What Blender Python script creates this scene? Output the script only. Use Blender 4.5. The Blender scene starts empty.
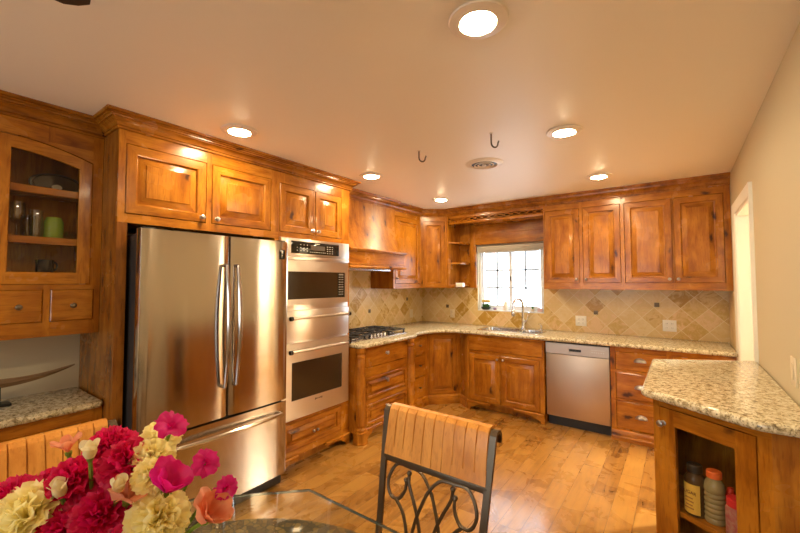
import bpy, bmesh, math, random
from mathutils import Vector, Matrix, Euler
from mathutils.geometry import tessellate_polygon
random.seed(7)
PI = math.pi
S = bpy.context.scene
C = S.collection

# ------------------------------------------------------------------ camera, world, exposure
cam = bpy.data.cameras.new('camera'); co = bpy.data.objects.new('camera', cam); C.objects.link(co)
cam.sensor_width = 36.0; cam.lens = 380.36 / 800 * 36.0; cam.clip_start = 0.02
co.rotation_mode = 'XYZ'
_R = Matrix.Rotation(math.radians(36.371), 3, 'Z') @ Matrix.Rotation(math.radians(90 + 2.263), 3, 'X') @ Matrix.Rotation(math.radians(-0.074), 3, 'Z')
co.rotation_euler = _R.to_euler('XYZ'); co.location = (0, 0, 1.4953)
S.camera = co
S.view_settings.view_transform = 'Standard'; S.view_settings.look = 'None'
S.view_settings.gamma = 1.0; S.view_settings.use_curve_mapping = False
S.view_settings.exposure = 0.72
LAMP = 215.0            # strength of the recessed lamps
LAMP_COL = (1.0, 0.77, 0.46)
SKY = 5.0
W = bpy.data.worlds.new('sky'); S.world = W; W.use_nodes = True
bg = W.node_tree.nodes['Background']; bg.inputs[0].default_value = (0.78, 0.9, 1.0, 1); bg.inputs[1].default_value = SKY

# ------------------------------------------------------------------ dimensions (metres)
XL, XR, YB, YR = -3.12, 0.376, 4.789, -3.2     # left, right, back, rear wall faces
ZC = 2.447
XF = -2.521                                    # face of the tall cabinets
XU = -2.755                                    # face of left wall cabinets
YU = 4.426                                     # face of back wall cabinets
YC = 4.169                                     # face of back base cabinets

# ------------------------------------------------------------------ node helper
class NT:
    def __init__(s, name):
        s.m = bpy.data.materials.new(name); s.m.use_nodes = True
        s.t = s.m.node_tree; s.b = s.t.nodes['Principled BSDF']; s.out = s.t.nodes['Material Output']
    def n(s, typ, **kw):
        nd = s.t.nodes.new(typ)
        for k, v in kw.items():
            if k.startswith('_'): setattr(nd, k[1:], v)
        ins = {k: v for k, v in kw.items() if not k.startswith('_')}
        for k, v in ins.items():
            key = int(k[1:]) if k[0] == 'i' and k[1:].isdigit() else k.replace('__', ' ')
            s.link(v, nd.inputs[key])
        return nd
    def link(s, v, sock):
        if isinstance(v, bpy.types.NodeSocket): s.t.links.new(v, sock)
        elif isinstance(v, bpy.types.Node): s.t.links.new(v.outputs[0], sock)
        else: sock.default_value = v
    def math(s, op, a, b=0.0, c=0.0):
        return s.n('ShaderNodeMath', _operation=op, i0=a, i1=b, i2=c).outputs[0]
    def ramp(s, fac, stops):
        nd = s.n('ShaderNodeValToRGB', i0=fac); e = nd.color_ramp.elements
        while len(e) < len(stops): e.new(0.5)
        for x, (p, c) in zip(e, stops): x.position = p; x.color = (*c, 1) if len(c) == 3 else c
        return nd.outputs[0]
    def mix(s, fac, a, b, typ='MIX'):
        nd = s.n('ShaderNodeMix', _data_type='RGBA', _blend_type=typ)
        s.link(fac, nd.inputs[0]); s.link(a, nd.inputs[6]); s.link(b, nd.inputs[7])
        return nd.outputs[2]
    def set(s, **kw):
        for k, v in kw.items(): s.link(v, s.b.inputs[k.replace('__', ' ')])
        return s
    def obj(s, rnd=True):
        tc = s.n('ShaderNodeTexCoord').outputs['Object']
        if not rnd: return tc
        r = s.n('ShaderNodeObjectInfo').outputs['Random']
        sc = s.n('ShaderNodeVectorMath', _operation='SCALE', i0=(37.0, 53.0, 71.0)); s.link(r, sc.inputs['Scale'])
        return s.n('ShaderNodeVectorMath', _operation='ADD', i0=tc, i1=sc.outputs[0]).outputs[0]
    def vscale(s, v, sc):
        return s.n('ShaderNodeVectorMath', _operation='MULTIPLY', i0=v, i1=sc).outputs[0]
    def noise(s, v, scale=5.0, detail=3.0, rough=0.5, dist=0.0):
        return s.n('ShaderNodeTexNoise', Vector=v, Scale=scale, Detail=detail, Roughness=rough, Distortion=dist)
    def bump(s, h, strength=0.2, dist=0.002):
        s.link(s.n('ShaderNodeBump', Height=h, Strength=strength, Distance=dist).outputs[0], s.b.inputs['Normal'])

def c4(c): return (*c, 1)

def plain(name, col, rough=0.5, metal=0.0, **kw):
    t = NT(name); t.set(Base__Color=c4(col), Roughness=rough, Metallic=metal, **kw)
    return t.m

def wood(name, axis, light=(0.44, 0.165, 0.013), mid=(0.32, 0.103, 0.006), dark=(0.16, 0.042, 0.003), knots=True, rough=0.25):
    t = NT(name); v = t.obj()
    st = [7.0, 7.0, 7.0]; st['xyz'.index(axis)] = 0.8
    warp = t.noise(v, 2.2, 2.0)
    wv = t.n('ShaderNodeVectorMath', _operation='MULTIPLY_ADD', i0=warp.outputs[1], i1=(0.10, 0.10, 0.10), i2=v).outputs[0]
    g = t.noise(t.vscale(wv, tuple(st)), 2.2, 5.0, 0.6, 0.6).outputs[0]
    fine = t.noise(t.vscale(v, tuple(x * 6 for x in st)), 3.0, 2.0).outputs[0]
    blot = t.noise(v, 4.5, 3.0, 0.55).outputs[0]
    f = t.math('ADD', t.math('MULTIPLY', g, 0.62), t.math('MULTIPLY', blot, 0.38))
    col = t.ramp(f, [(0.30, dark), (0.44, mid), (0.56, light), (0.75, tuple(min(1, x * 1.22) for x in light))])
    col = t.mix(t.math('MULTIPLY', t.n('ShaderNodeMapRange', Value=fine, i1=0.54, i2=0.66, i3=0.0, i4=1.0).outputs[0], 0.38), col, c4(dark))
    if knots:
        ks = [9.5, 9.5, 9.5]; ks['xyz'.index(axis)] = 3.4
        wv = t.n('ShaderNodeVectorMath', _operation='MULTIPLY_ADD', i0=t.noise(v, 16.0, 3.0).outputs[1], i1=(0.05, 0.05, 0.05), i2=wv).outputs[0]
        vo = t.n('ShaderNodeTexVoronoi', Vector=t.vscale(wv, tuple(ks)), Scale=1.0)
        sel = t.math('GREATER_THAN', t.n('ShaderNodeSeparateColor', i0=vo.outputs['Color']).outputs[0], 0.44)
        k1 = t.n('ShaderNodeMapRange', Value=vo.outputs['Distance'], i1=0.08, i2=0.19, i3=1.0, i4=0.0).outputs[0]
        k2 = t.n('ShaderNodeMapRange', Value=vo.outputs['Distance'], i1=0.10, i2=0.50, i3=0.5, i4=0.0).outputs[0]
        col = t.mix(t.math('MULTIPLY', k2, sel), col, c4(dark))
        col = t.mix(t.math('MULTIPLY', t.math('MULTIPLY', k1, sel), 0.92), col, (0.045, 0.014, 0.005, 1))
    t.set(Base__Color=col, Roughness=t.math('ADD', rough - 0.05, t.math('MULTIPLY', blot, 0.12)))
    t.set(Coat__Weight=0.10, Coat__Roughness=0.12, Specular__IOR__Level=0.32)
    t.bump(g, 0.10, 0.001)
    return t.m

def mk_floor():
    t = NT('plank_floor'); v = t.obj(False)
    sp = t.n('ShaderNodeSeparateXYZ', i0=v)
    bv = t.n('ShaderNodeCombineXYZ', X=sp.outputs[1], Y=sp.outputs[0]).outputs[0]
    br = t.n('ShaderNodeTexBrick', _offset=0.37, _offset_frequency=2, _squash=1.0, Vector=bv, Color1=(0, 0, 0, 1), Color2=(1, 1, 1, 1), Mortar=(0.5, 0.5, 0.5, 1))
    br.inputs['Scale'].default_value = 1.0; br.inputs['Mortar Size'].default_value = 0.0022
    br.inputs['Mortar Smooth'].default_value = 0.2; br.inputs['Bias'].default_value = 0.0
    br.inputs['Brick Width'].default_value = 1.15; br.inputs['Row Height'].default_value = 0.135
    # shift the grain per plank
    tone = t.n('ShaderNodeSeparateColor', i0=br.outputs[0]).outputs[0]
    off = t.n('ShaderNodeCombineXYZ', X=t.math('MULTIPLY', tone, 31.0), Y=t.math('MULTIPLY', tone, 17.0)).outputs[0]
    vv = t.n('ShaderNodeVectorMath', _operation='ADD', i0=v, i1=off).outputs[0]
    g = t.noise(t.vscale(vv, (16.0, 1.6, 1.0)), 1.6, 6.0, 0.62, 1.2).outputs[0]
    bl = t.noise(vv, 5.0, 3.0, 0.6, 0.8).outputs[0]
    f = t.math('ADD', t.math('ADD', t.math('MULTIPLY', g, 0.50), t.math('MULTIPLY', bl, 0.33)), t.math('MULTIPLY', tone, 0.17))
    col = t.ramp(f, [(0.30, (0.10, 0.036, 0.006)), (0.42, (0.245, 0.108, 0.020)), (0.54, (0.355, 0.168, 0.033)), (0.74, (0.42, 0.225, 0.052))])
    dk = t.noise(t.vscale(vv, (9.0, 3.0, 1.0)), 1.8, 4.0, 0.7, 2.0).outputs[0]
    col = t.mix(t.n('ShaderNodeMapRange', Value=dk, i1=0.66, i2=0.78, i3=0.0, i4=0.65).outputs[0], col, (0.13, 0.05, 0.014, 1))
    col = t.mix(t.math('MULTIPLY', br.outputs[1], 0.8), col, (0.10, 0.04, 0.012, 1))
    t.set(Base__Color=col, Roughness=t.math('ADD', 0.20, t.math('MULTIPLY', bl, 0.16)), Coat__Weight=0.45, Coat__Roughness=0.14)
    h = t.math('SUBTRACT', t.math('MULTIPLY', g, 0.3), br.outputs[1])
    t.bump(h, 0.35, 0.002)
    return t.m

def mk_granite(name, dim=1.0):
    t = NT(name); v = t.obj(False)
    n1 = t.noise(v, 46.0, 4.0, 0.65, 0.6).outputs[0]
    n2 = t.noise(v, 140.0, 2.0, 0.6).outputs[0]
    n3 = t.noise(v, 18.0, 3.0, 0.6, 1.0).outputs[0]
    s_ = lambda c: tuple(x * dim for x in c)
    col = t.ramp(n1, [(0.30, s_((0.13, 0.09, 0.045))), (0.41, s_((0.34, 0.27, 0.15))), (0.50, s_((0.62, 0.54, 0.36))), (0.66, s_((0.80, 0.74, 0.56)))])
    col = t.mix(t.n('ShaderNodeMapRange', Value=n2, i1=0.57, i2=0.66, i3=0.0, i4=0.85).outputs[0], col, c4(s_((0.07, 0.05, 0.03))))
    col = t.mix(t.n('ShaderNodeMapRange', Value=n3, i1=0.55, i2=0.75, i3=0.0, i4=0.4).outputs[0], col, c4(s_((0.26, 0.20, 0.11))))
    t.set(Base__Color=col, Roughness=0.13)
    return t.m

def mk_tile():
    t = NT('travertine_tile'); v = t.obj(False)
    sp = t.n('ShaderNodeSeparateXYZ', i0=v)
    u = t.math('ADD', sp.outputs[0], sp.outputs[1]); z = sp.outputs[2]
    k = 1 / (math.sqrt(2) * 0.157)
    a = t.math('MULTIPLY', t.math('ADD', u, z), k); b = t.math('MULTIPLY', t.math('SUBTRACT', u, z), k)
    cell = t.n('ShaderNodeCombineXYZ', X=t.math('FLOOR', a), Y=t.math('FLOOR', b)).outputs[0]
    wn = t.n('ShaderNodeTexWhiteNoise', _noise_dimensions='2D', Vector=cell)
    e = lambda q: t.math('MINIMUM', t.math('FRACT', q), t.math('SUBTRACT', 1.0, t.math('FRACT', q)))
    edge = t.math('MINIMUM', e(a), e(b))
    gr = t.n('ShaderNodeMapRange', Value=edge, i1=0.010, i2=0.022, i3=1.0, i4=0.0).outputs[0]
    off = t.n('ShaderNodeVectorMath', _operation='SCALE', i0=wn.outputs[1]); off.inputs['Scale'].default_value = 9.0
    vv = t.n('ShaderNodeVectorMath', _operation='ADD', i0=v, i1=off.outputs[0]).outputs[0]
    mot = t.noise(vv, 11.0, 5.0, 0.6, 1.5).outputs[0]
    f = t.math('ADD', t.math('MULTIPLY', wn.outputs[0], 0.55), t.math('MULTIPLY', mot, 0.45))
    col = t.ramp(f, [(0.22, (0.70, 0.55, 0.30)), (0.38, (0.64, 0.46, 0.20)), (0.48, (0.72, 0.51, 0.28)), (0.58, (0.55, 0.36, 0.10)), (0.68, (0.66, 0.48, 0.22)), (0.76, (0.44, 0.25, 0.04))])
    vein = t.noise(vv, 20.0, 6.0, 0.7, 3.0).outputs[0]
    col = t.mix(t.n('ShaderNodeMapRange', Value=vein, i1=0.58, i2=0.70, i3=0.0, i4=0.45).outputs[0], col, (0.38, 0.22, 0.07, 1))
    col = t.mix(gr, col, (0.74, 0.62, 0.38, 1))
    t.set(Base__Color=col, Roughness=0.28, Specular__IOR__Level=0.35)
    t.bump(t.math('SUBTRACT', t.math('MULTIPLY', vein, 0.15), gr), 0.3, 0.002)
    return t.m

def mk_paint(name, col, rough=0.6, bump=0.15):
    t = NT(name); v = t.obj(False)
    n = t.noise(v, 60.0, 4.0, 0.6).outputs[0]
    t.set(Base__Color=c4(col), Roughness=rough); t.bump(n, bump, 0.003)
    return t.m

def mk_steel(name, col=(0.55, 0.50, 0.455), rough=0.13, axis='x', amt=0.06):
    t = NT(name); v = t.obj(False)
    sc = [3.0, 3.0, 3.0]
    for i, a in enumerate('xyz'):
        if a != axis: sc[i] = 420.0
    n = t.noise(t.vscale(v, tuple(sc)), 1.0, 2.0).outputs[0]
    t.set(Base__Color=c4(col), Metallic=1.0, Roughness=rough, Anisotropic=0.85, Anisotropic__Rotation=0.25)
    tg = t.n('ShaderNodeTangent', _direction_type='RADIAL', _axis='Z')
    t.link(tg.outputs[0], t.b.inputs['Tangent'])
    t.bump(n, amt, 0.0005)
    return t.m

def mk_glass(name, tint=(1, 1, 1), ior=1.45, rough=0.02, refl=1.0):
    t = NT(name); t.t.nodes.remove(t.b)
    fr = t.n('ShaderNodeFresnel', IOR=ior)
    tr = t.n('ShaderNodeBsdfTransparent', Color=c4(tint)); gl = t.n('ShaderNodeBsdfGlossy', Color=(refl, refl, refl, 1), Roughness=rough)
    bf = t.math('SUBTRACT', 1.0, t.n('ShaderNodeNewGeometry').outputs['Backfacing'])
    mx = t.n('ShaderNodeMixShader', i0=t.math('MULTIPLY', fr.outputs[0], bf), i1=tr.outputs[0], i2=gl.outputs[0])
    t.link(mx.outputs[0], t.out.inputs['Surface'])
    return t.m

def mk_emit(name, col, strength):
    t = NT(name); t.t.nodes.remove(t.b)
    e = t.n('ShaderNodeEmission', Color=c4(col), Strength=strength); t.link(e.outputs[0], t.out.inputs['Surface'])
    return t.m

def mk_petal(name, a, b, rough=0.5):
    t = NT(name); v = t.obj(False)
    n = t.noise(v, 60.0, 3.0).outputs[0]
    t.set(Base__Color=t.ramp(n, [(0.35, a), (0.65, b)]), Roughness=rough)
    tl = t.n('ShaderNodeBsdfTranslucent', Color=t.b.inputs['Base Color'].links[0].from_socket); mx = t.n('ShaderNodeMixShader', i0=0.55, i1=t.b.outputs[0], i2=tl.outputs[0]); t.link(mx.outputs[0], t.out.inputs['Surface'])
    return t.m

def mk_mosaic():
    t = NT('mosaic_stone'); v = t.obj(False)
    vo = t.n('ShaderNodeTexVoronoi', _feature='DISTANCE_TO_EDGE', Vector=v, Scale=48.0)
    vc = t.n('ShaderNodeTexVoronoi', Vector=v, Scale=48.0)
    col = t.ramp(t.n('ShaderNodeSeparateColor', i0=vc.outputs['Color']).outputs[0], [(0.0, (0.035, 0.018, 0.003)), (0.5, (0.10, 0.055, 0.010)), (1.0, (0.20, 0.12, 0.025))])
    col = t.mix(t.n('ShaderNodeMapRange', Value=vo.outputs[0], i1=0.02, i2=0.09, i3=1.0, i4=0.0).outputs[0], col, (0.02, 0.014, 0.008, 1))
    t.set(Base__Color=col, Roughness=0.6)
    return t.m

WV = wood('alder_vertical', 'z'); WH = wood('alder_horizontal', 'x')
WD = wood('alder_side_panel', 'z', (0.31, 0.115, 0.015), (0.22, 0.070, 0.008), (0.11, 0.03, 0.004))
WOODS = [WV, WH]
SLAT = wood('slat_wood', 'z', (0.62, 0.275, 0.056), (0.52, 0.205, 0.036), (0.36, 0.12, 0.02), knots=False, rough=0.32)
FLOOR = mk_floor(); GRANITE = mk_granite('granite'); TILE = mk_tile()
WALL = mk_paint('wall_paint', (0.54, 0.455, 0.295)); CEIL = mk_paint('ceiling_paint', (0.93, 0.86, 0.74), 0.45, 0.2); TRIM = plain('trim_paint', (0.88, 0.85, 0.76), 0.35)
STEEL = mk_steel('stainless_steel'); STEEL2 = mk_steel('oven_steel', (.66, .60, .55), .30)
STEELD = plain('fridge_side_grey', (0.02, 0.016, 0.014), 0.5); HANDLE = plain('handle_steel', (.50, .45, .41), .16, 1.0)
SINKST = plain('sink_steel', (0.6, 0.6, 0.6), 0.22, 1.0); CHROME = plain('chrome', (0.75, 0.75, 0.76), 0.08, 1.0)
PEWTER = plain('pewter', (0.42, 0.38, 0.34), 0.3, 1.0); BRONZE = plain('dark_pewter', (0.20, 0.16, 0.12), 0.32, 1.0)
BLACK = plain('black_plastic', (0.012, 0.011, 0.01), 0.4); BLKGLASS = plain('black_glass', (0.012, 0.010, 0.008), 0.06)
OVENGL = plain('oven_window', (0.035, 0.020, 0.010), 0.08); IRONB = plain('cast_iron', (0.018, 0.017, 0.017), 0.42)
BTN = plain('panel_print', (0.7, 0.68, 0.62), 0.4); DISP = plain('display_grey', (0.10, 0.085, 0.075), 0.2)
PANE = mk_glass('window_glass'); CABGL = mk_glass('cabinet_glass', (0.97, 0.96, 0.94), 1.38); TABGL = mk_glass('table_glass', (0.95, 0.975, 0.96), 1.5, 0.01)
DRINK = mk_glass('drinking_glass', (0.90, 0.92, 0.89), 2.3)
PLASTIC = plain('white_plastic', (0.80, 0.78, 0.72), 0.35); ALMOND = plain('almond_plastic', (0.70, 0.60, 0.42), 0.35); VINYL = plain('white_vinyl', (0.75, 0.77, 0.80), 0.4)
MUNT = plain('muntin_grey', (.42, .48, .55), .5)
BLIND = plain('blind_fabric', (0.50, 0.46, 0.38), 0.7); DARKWOOD = plain('dark_void', (0.03, 0.012, 0.005), 0.7)
IRON = plain('bronzed_iron', (0.12, 0.088, 0.058), 0.34, 0.75)
LENS = mk_emit('lamp_lens', LAMP_COL, LAMP)
RED = mk_petal('crimson_petal', (0.62, 0.004, 0.075), (0.74, 0.012, 0.13)); MAG = mk_petal('magenta_petal', (0.68, 0.004, 0.20), (0.78, 0.02, 0.30))
YEL = mk_petal('pale_yellow_petal', (0.96, 0.85, 0.36), (0.98, 0.92, 0.56)); SAL = mk_petal('salmon_petal', (0.80, 0.26, 0.12), (0.85, 0.38, 0.22)); CRM = mk_petal('cream_petal', (0.85, 0.74, 0.42), (0.88, 0.80, 0.55))
GREEN = mk_petal('stem_green', (0.22, 0.34, 0.04), (0.32, 0.42, 0.08)); LEAF = mk_petal('leaf_green', (0.05, 0.16, 0.03), (0.09, 0.24, 0.05))

# ------------------------------------------------------------------ mesh builder
class MB:
    def __init__(s): s.v = []; s.f = []; s.m = []; s.M = Matrix.Identity(4)
    def add(s, vs, fs, mat=0):
        o = len(s.v); s.v += [tuple(s.M @ Vector(p)) for p in vs]
        for i, f in enumerate(fs):
            s.f.append([o + k for k in f]); s.m.append(mat[i] if isinstance(mat, list) else mat)
        return s
    def box(s, x0, x1, y0, y1, z0, z1, mat=0, b=0.0):
        if b <= 0:
            vs = [(x, y, z) for z in (z0, z1) for y in (y0, y1) for x in (x0, x1)]
            return s.add(vs, [(0, 2, 3, 1), (4, 5, 7, 6), (0, 1, 5, 4), (2, 6, 7, 3), (0, 4, 6, 2), (1, 3, 7, 5)], mat)
        bm = bmesh.new(); bmesh.ops.create_cube(bm, size=1)
        for v in bm.verts: v.co = ((x0 + x1) / 2 + v.co.x * (x1 - x0), (y0 + y1) / 2 + v.co.y * (y1 - y0), (z0 + z1) / 2 + v.co.z * (z1 - z0))
        bmesh.ops.bevel(bm, geom=bm.edges[:], offset=b, segments=2, profile=0.5, affect='EDGES')
        bm.verts.index_update()
        s.add([v.co[:] for v in bm.verts], [[v.index for v in f.verts] for f in bm.faces], mat); bm.free(); return s
    def lathe(s, prof, n=20, c=(0, 0, 0), axis='z', mat=0, cap=True):
        vs = []; A = {'z': lambda r, a, h: (r * math.cos(a), r * math.sin(a), h), '-y': lambda r, a, h: (r * math.cos(a), -h, r * math.sin(a)), 'y': lambda r, a, h: (r * math.cos(a), h, r * math.sin(a)), 'x': lambda r, a, h: (h, r * math.cos(a), r * math.sin(a)), '-z': lambda r, a, h: (r * math.cos(a), r * math.sin(a), -h)}[axis]
        for r, h in prof:
            for k in range(n):
                p = A(max(r, 1e-5), 2 * PI * k / n, h); vs.append((p[0] + c[0], p[1] + c[1], p[2] + c[2]))
        fs = []
        for i in range(len(prof) - 1):
            for k in range(n): fs.append((i * n + k, i * n + (k + 1) % n, (i + 1) * n + (k + 1) % n, (i + 1) * n + k))
        if cap: fs.append(tuple(range(n))[::-1]); fs.append(tuple((len(prof) - 1) * n + k for k in range(n)))
        return s.add(vs, fs, mat)
    def tube(s, pts, r, n=8, mat=0, flat=None):
        pts = [Vector(p) for p in pts]; rs = r if isinstance(r, (list, tuple)) else [r] * len(pts)
        vs = []; up = None
        for i, p in enumerate(pts):
            d = (pts[min(i + 1, len(pts) - 1)] - pts[max(i - 1, 0)])
            d = d.normalized() if d.length > 1e-9 else Vector((0, 0, 1))
            if up is None: up = d.orthogonal().normalized()
            up = up - d * up.dot(d); up = up.normalized() if up.length > 1e-6 else d.orthogonal().normalized()
            q = d.cross(up)
            for k in range(n):
                a = 2 * PI * k / n; vs.append(p + (up * math.cos(a) + q * math.sin(a)) * rs[i])
        fs = []
        for i in range(len(pts) - 1):
            for k in range(n): fs.append((i * n + k, i * n + (k + 1) % n, (i + 1) * n + (k + 1) % n, (i + 1) * n + k))
        fs.append(tuple(range(n))[::-1]); fs.append(tuple((len(pts) - 1) * n + k for k in range(n)))
        return s.add([tuple(v) for v in vs], fs, mat)
    def prism(s, poly, a0, a1, plane='xy', mat=0, side=None):
        P = {'xy': lambda u, v, h: (u, v, h), 'xz': lambda u, v, h: (u, h, v), 'yz': lambda u, v, h: (h, u, v)}[plane]
        n = len(poly); tri = tessellate_polygon([[Vector((u, v, 0)) for u, v in poly]])
        vs = [P(u, v, a0) for u, v in poly] + [P(u, v, a1) for u, v in poly]
        fs = [tuple(t) for t in tri] + [tuple(n + k for k in t) for t in tri]
        ms = [mat] * len(fs)
        for k in range(n): fs.append((k, (k + 1) % n, n + (k + 1) % n, n + k)); ms.append(mat if side is None else side)
        return s.add(vs, fs, ms)
    def sweep(s, prof, path, closed=False, mat=0):
        """prof: (out, z) pairs as a closed outline; path: plan polyline, 'out' is to the right of travel."""
        n = len(path); P = [Vector((p[0], p[1])) for p in path]; m = len(prof); vs = []
        for i in range(n):
            a = (P[i] - P[i - 1]).normalized() if i > 0 or closed else (P[i + 1] - P[i]).normalized()
            b = (P[(i + 1) % n] - P[i]).normalized() if i < n - 1 or closed else a
            na, nb = Vector((a.y, -a.x)), Vector((b.y, -b.x)); mt = (na + nb)
            mt = mt / max(1e-6, 1 + na.dot(nb))
            for o, z in prof: vs.append((P[i].x + mt.x * o, P[i].y + mt.y * o, z))
        fs = []
        for i in range(n if closed else n - 1):
            j = (i + 1) % n
            for k in range(m): fs.append((i * m + k, i * m + (k + 1) % m, j * m + (k + 1) % m, j * m + k))
        if not closed: fs.append(tuple(range(m))); fs.append(tuple((n - 1) * m + k for k in range(m))[::-1])
        return s.add(vs, fs, mat)
    def rings(s, rects, cap=True, mv=0, mh=1, mc=None):
        """rects: list of (x0,x1,z0,z1,y): loops bridged in order; last is capped."""
        vs = []; fs = []; ms = []
        for x0, x1, z0, z1, y in rects: vs += [(x0, y, z0), (x1, y, z0), (x1, y, z1), (x0, y, z1)]
        for i in range(len(rects) - 1):
            for k in range(4):
                fs.append((i * 4 + k, i * 4 + (k + 1) % 4, (i + 1) * 4 + (k + 1) % 4, (i + 1) * 4 + k)); ms.append(mh if k in (0, 2) else mv)
        if cap:
            o = (len(rects) - 1) * 4; fs.append((o, o + 1, o + 2, o + 3)); ms.append(mv if mc is None else mc)
            fs.append((3, 2, 1, 0)); ms.append(mv)
        return s.add(vs, fs, ms)
    def facegrid(s, x0, x1, z0, z1, pockets, y=0.0, mv=0, mh=1, mp=None):
        """a front face at y with rectangular pockets (xa,xb,za,zb,depth) sunk into it"""
        xs = sorted({x0, x1, *[p[0] for p in pockets], *[p[1] for p in pockets]}); zs = sorted({z0, z1, *[p[2] for p in pockets], *[p[3] for p in pockets]})
        def dep(i, j):
            if i < 0 or j < 0 or i >= len(xs) - 1 or j >= len(zs) - 1: return None
            cx, cz = (xs[i] + xs[i + 1]) / 2, (zs[j] + zs[j + 1]) / 2
            for p in pockets:
                if p[0] < cx < p[1] and p[2] < cz < p[3]: return p[4]
            return 0.0
        for i in range(len(xs) - 1):
            for j in range(len(zs) - 1):
                d = dep(i, j); a, b, c, e = xs[i], xs[i + 1], zs[j], zs[j + 1]
                horiz = (b - a) > 1.15 * (e - c)
                s.add([(a, y + d, c), (b, y + d, c), (b, y + d, e), (a, y + d, e)], [(0, 1, 2, 3)], (mh if horiz else mv) if d == 0 else (mv if mp is None else mp))
                dr = dep(i + 1, j)
                if dr is not None and dr != d: s.add([(b, y + d, c), (b, y + dr, c), (b, y + dr, e), (b, y + d, e)], [(0, 1, 2, 3)], mv)
                du = dep(i, j + 1)
                if du is not None and du != d: s.add([(a, y + d, e), (b, y + d, e), (b, y + du, e), (a, y + du, e)], [(0, 1, 2, 3)], mh)
        return s
    def shell(s, x0, x1, y0, y1, z0, z1, mv=0, mh=1):
        """sides, back, top and bottom of a carcass, front left open"""
        return s.add([(x, y, z) for z in (z0, z1) for y in (y0, y1) for x in (x0, x1)], [(0, 2, 3, 1), (4, 5, 7, 6), (2, 6, 7, 3), (0, 4, 6, 2), (1, 3, 7, 5)], [mh, mh, mv, mv, mv])
    def build(s, name, mats, parent=None, loc=(0, 0, 0), rot=(0, 0, 0), smooth=True, ang=32, merge=True):
        me = bpy.data.meshes.new(name)
        bm = bmesh.new(); bv = [bm.verts.new(p) for p in s.v]
        for f, m in zip(s.f, s.m):
            if len(set(f)) < 3: continue
            try: q = bm.faces.new([bv[k] for k in f]); q.material_index = m
            except ValueError: pass
        if merge: bmesh.ops.remove_doubles(bm, verts=bm.verts, dist=1e-6)
        bmesh.ops.recalc_face_normals(bm, faces=bm.faces)
        bm.to_mesh(me); bm.free()
        for m in (mats if isinstance(mats, (list, tuple)) else [mats]): me.materials.append(m)
        if smooth:
            me.polygons.foreach_set('use_smooth', [True] * len(me.polygons)); me.set_sharp_from_angle(angle=math.radians(ang))
        o = bpy.data.objects.new(name, me); C.objects.link(o); o.location = loc; o.rotation_euler = rot
        if parent is not None: o.parent = parent
        return o

def thing(name, label, cat, loc=(0, 0, 0), rz=0.0, group=None):
    o = bpy.data.objects.new(name, None); C.objects.link(o); o.location = loc; o.rotation_euler = (0, 0, rz)
    o.empty_display_size = 0.1
    return tag(o, label, cat, group)
def tag(o, label, cat, group=None):
    o['label'] = label; o['category'] = cat
    if group: o['group'] = group
    return o
def struct(o, label=None):
    o['kind'] = 'structure'
    if label: o['label'] = label
    return o
def copy_tree(o, parent=None):
    c = o.copy(); C.objects.link(c)
    if parent is not None: c.parent = parent
    for ch in list(o.children): copy_tree(ch, c)
    return c
def text(name, body, size, loc, rot, mat, parent, align='CENTER', ext=0.0004):
    cu = bpy.data.curves.new(name, 'FONT'); cu.body = body; cu.size = size; cu.align_x = align; cu.align_y = 'CENTER'; cu.extrude = ext
    q = bpy.data.objects.new(name, cu); C.objects.link(q); bpy.context.view_layer.update()
    me = bpy.data.meshes.new_from_object(q.evaluated_get(bpy.context.evaluated_depsgraph_get())); bpy.data.objects.remove(q); me.materials.clear(); me.materials.append(mat)
    o = bpy.data.objects.new(name, me); C.objects.link(o); o.location = loc; o.rotation_euler = rot; o.parent = parent
    return o
R90 = PI / 2

# ------------------------------------------------------------------ cabinet parts (local frame: front at y=0 facing -y)
def knob(parent, x, z, y=-0.004, mat=None, r=0.015):
    return MB().lathe([(r * .75, 0), (r * .8, .002), (r * .42, .005), (r * .36, .012), (r * .7, .017), (r, .022), (r * .92, .028), (r * .5, .032), (0, .033)], 16, (x, y, z), '-y').build('knob', mat or PEWTER, parent)
def cup_pull(parent, x, z, w=0.045, h=0.034, d=0.026, y=-0.004):
    m = MB(); vs = []; n, k = 14, 7
    for j in range(k + 1):
        b = (PI / 2) * j / k
        for i in range(n + 1):
            a = PI * i / n; vs.append((x + w * math.cos(a) * math.cos(b * .98), y - d * math.sin(b), z - h * .4 + h * math.sin(a) * math.cos(b * .92)))
    fs = [(j * (n + 1) + i, j * (n + 1) + i + 1, (j + 1) * (n + 1) + i + 1, (j + 1) * (n + 1) + i) for j in range(k) for i in range(n)]
    m.add(vs, fs)
    m.tube([(x + w * 1.06 * math.cos(PI * i / 16), y - .001, z - h * .4 + h * 1.06 * math.sin(PI * i / 16)) for i in range(17)], .003, 6)
    m.box(x - w * 1.05, x + w * 1.05, y - .004, y, z - h * .5, z - h * .36)
    return m.build('cup_pull', PEWTER, parent)

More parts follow.
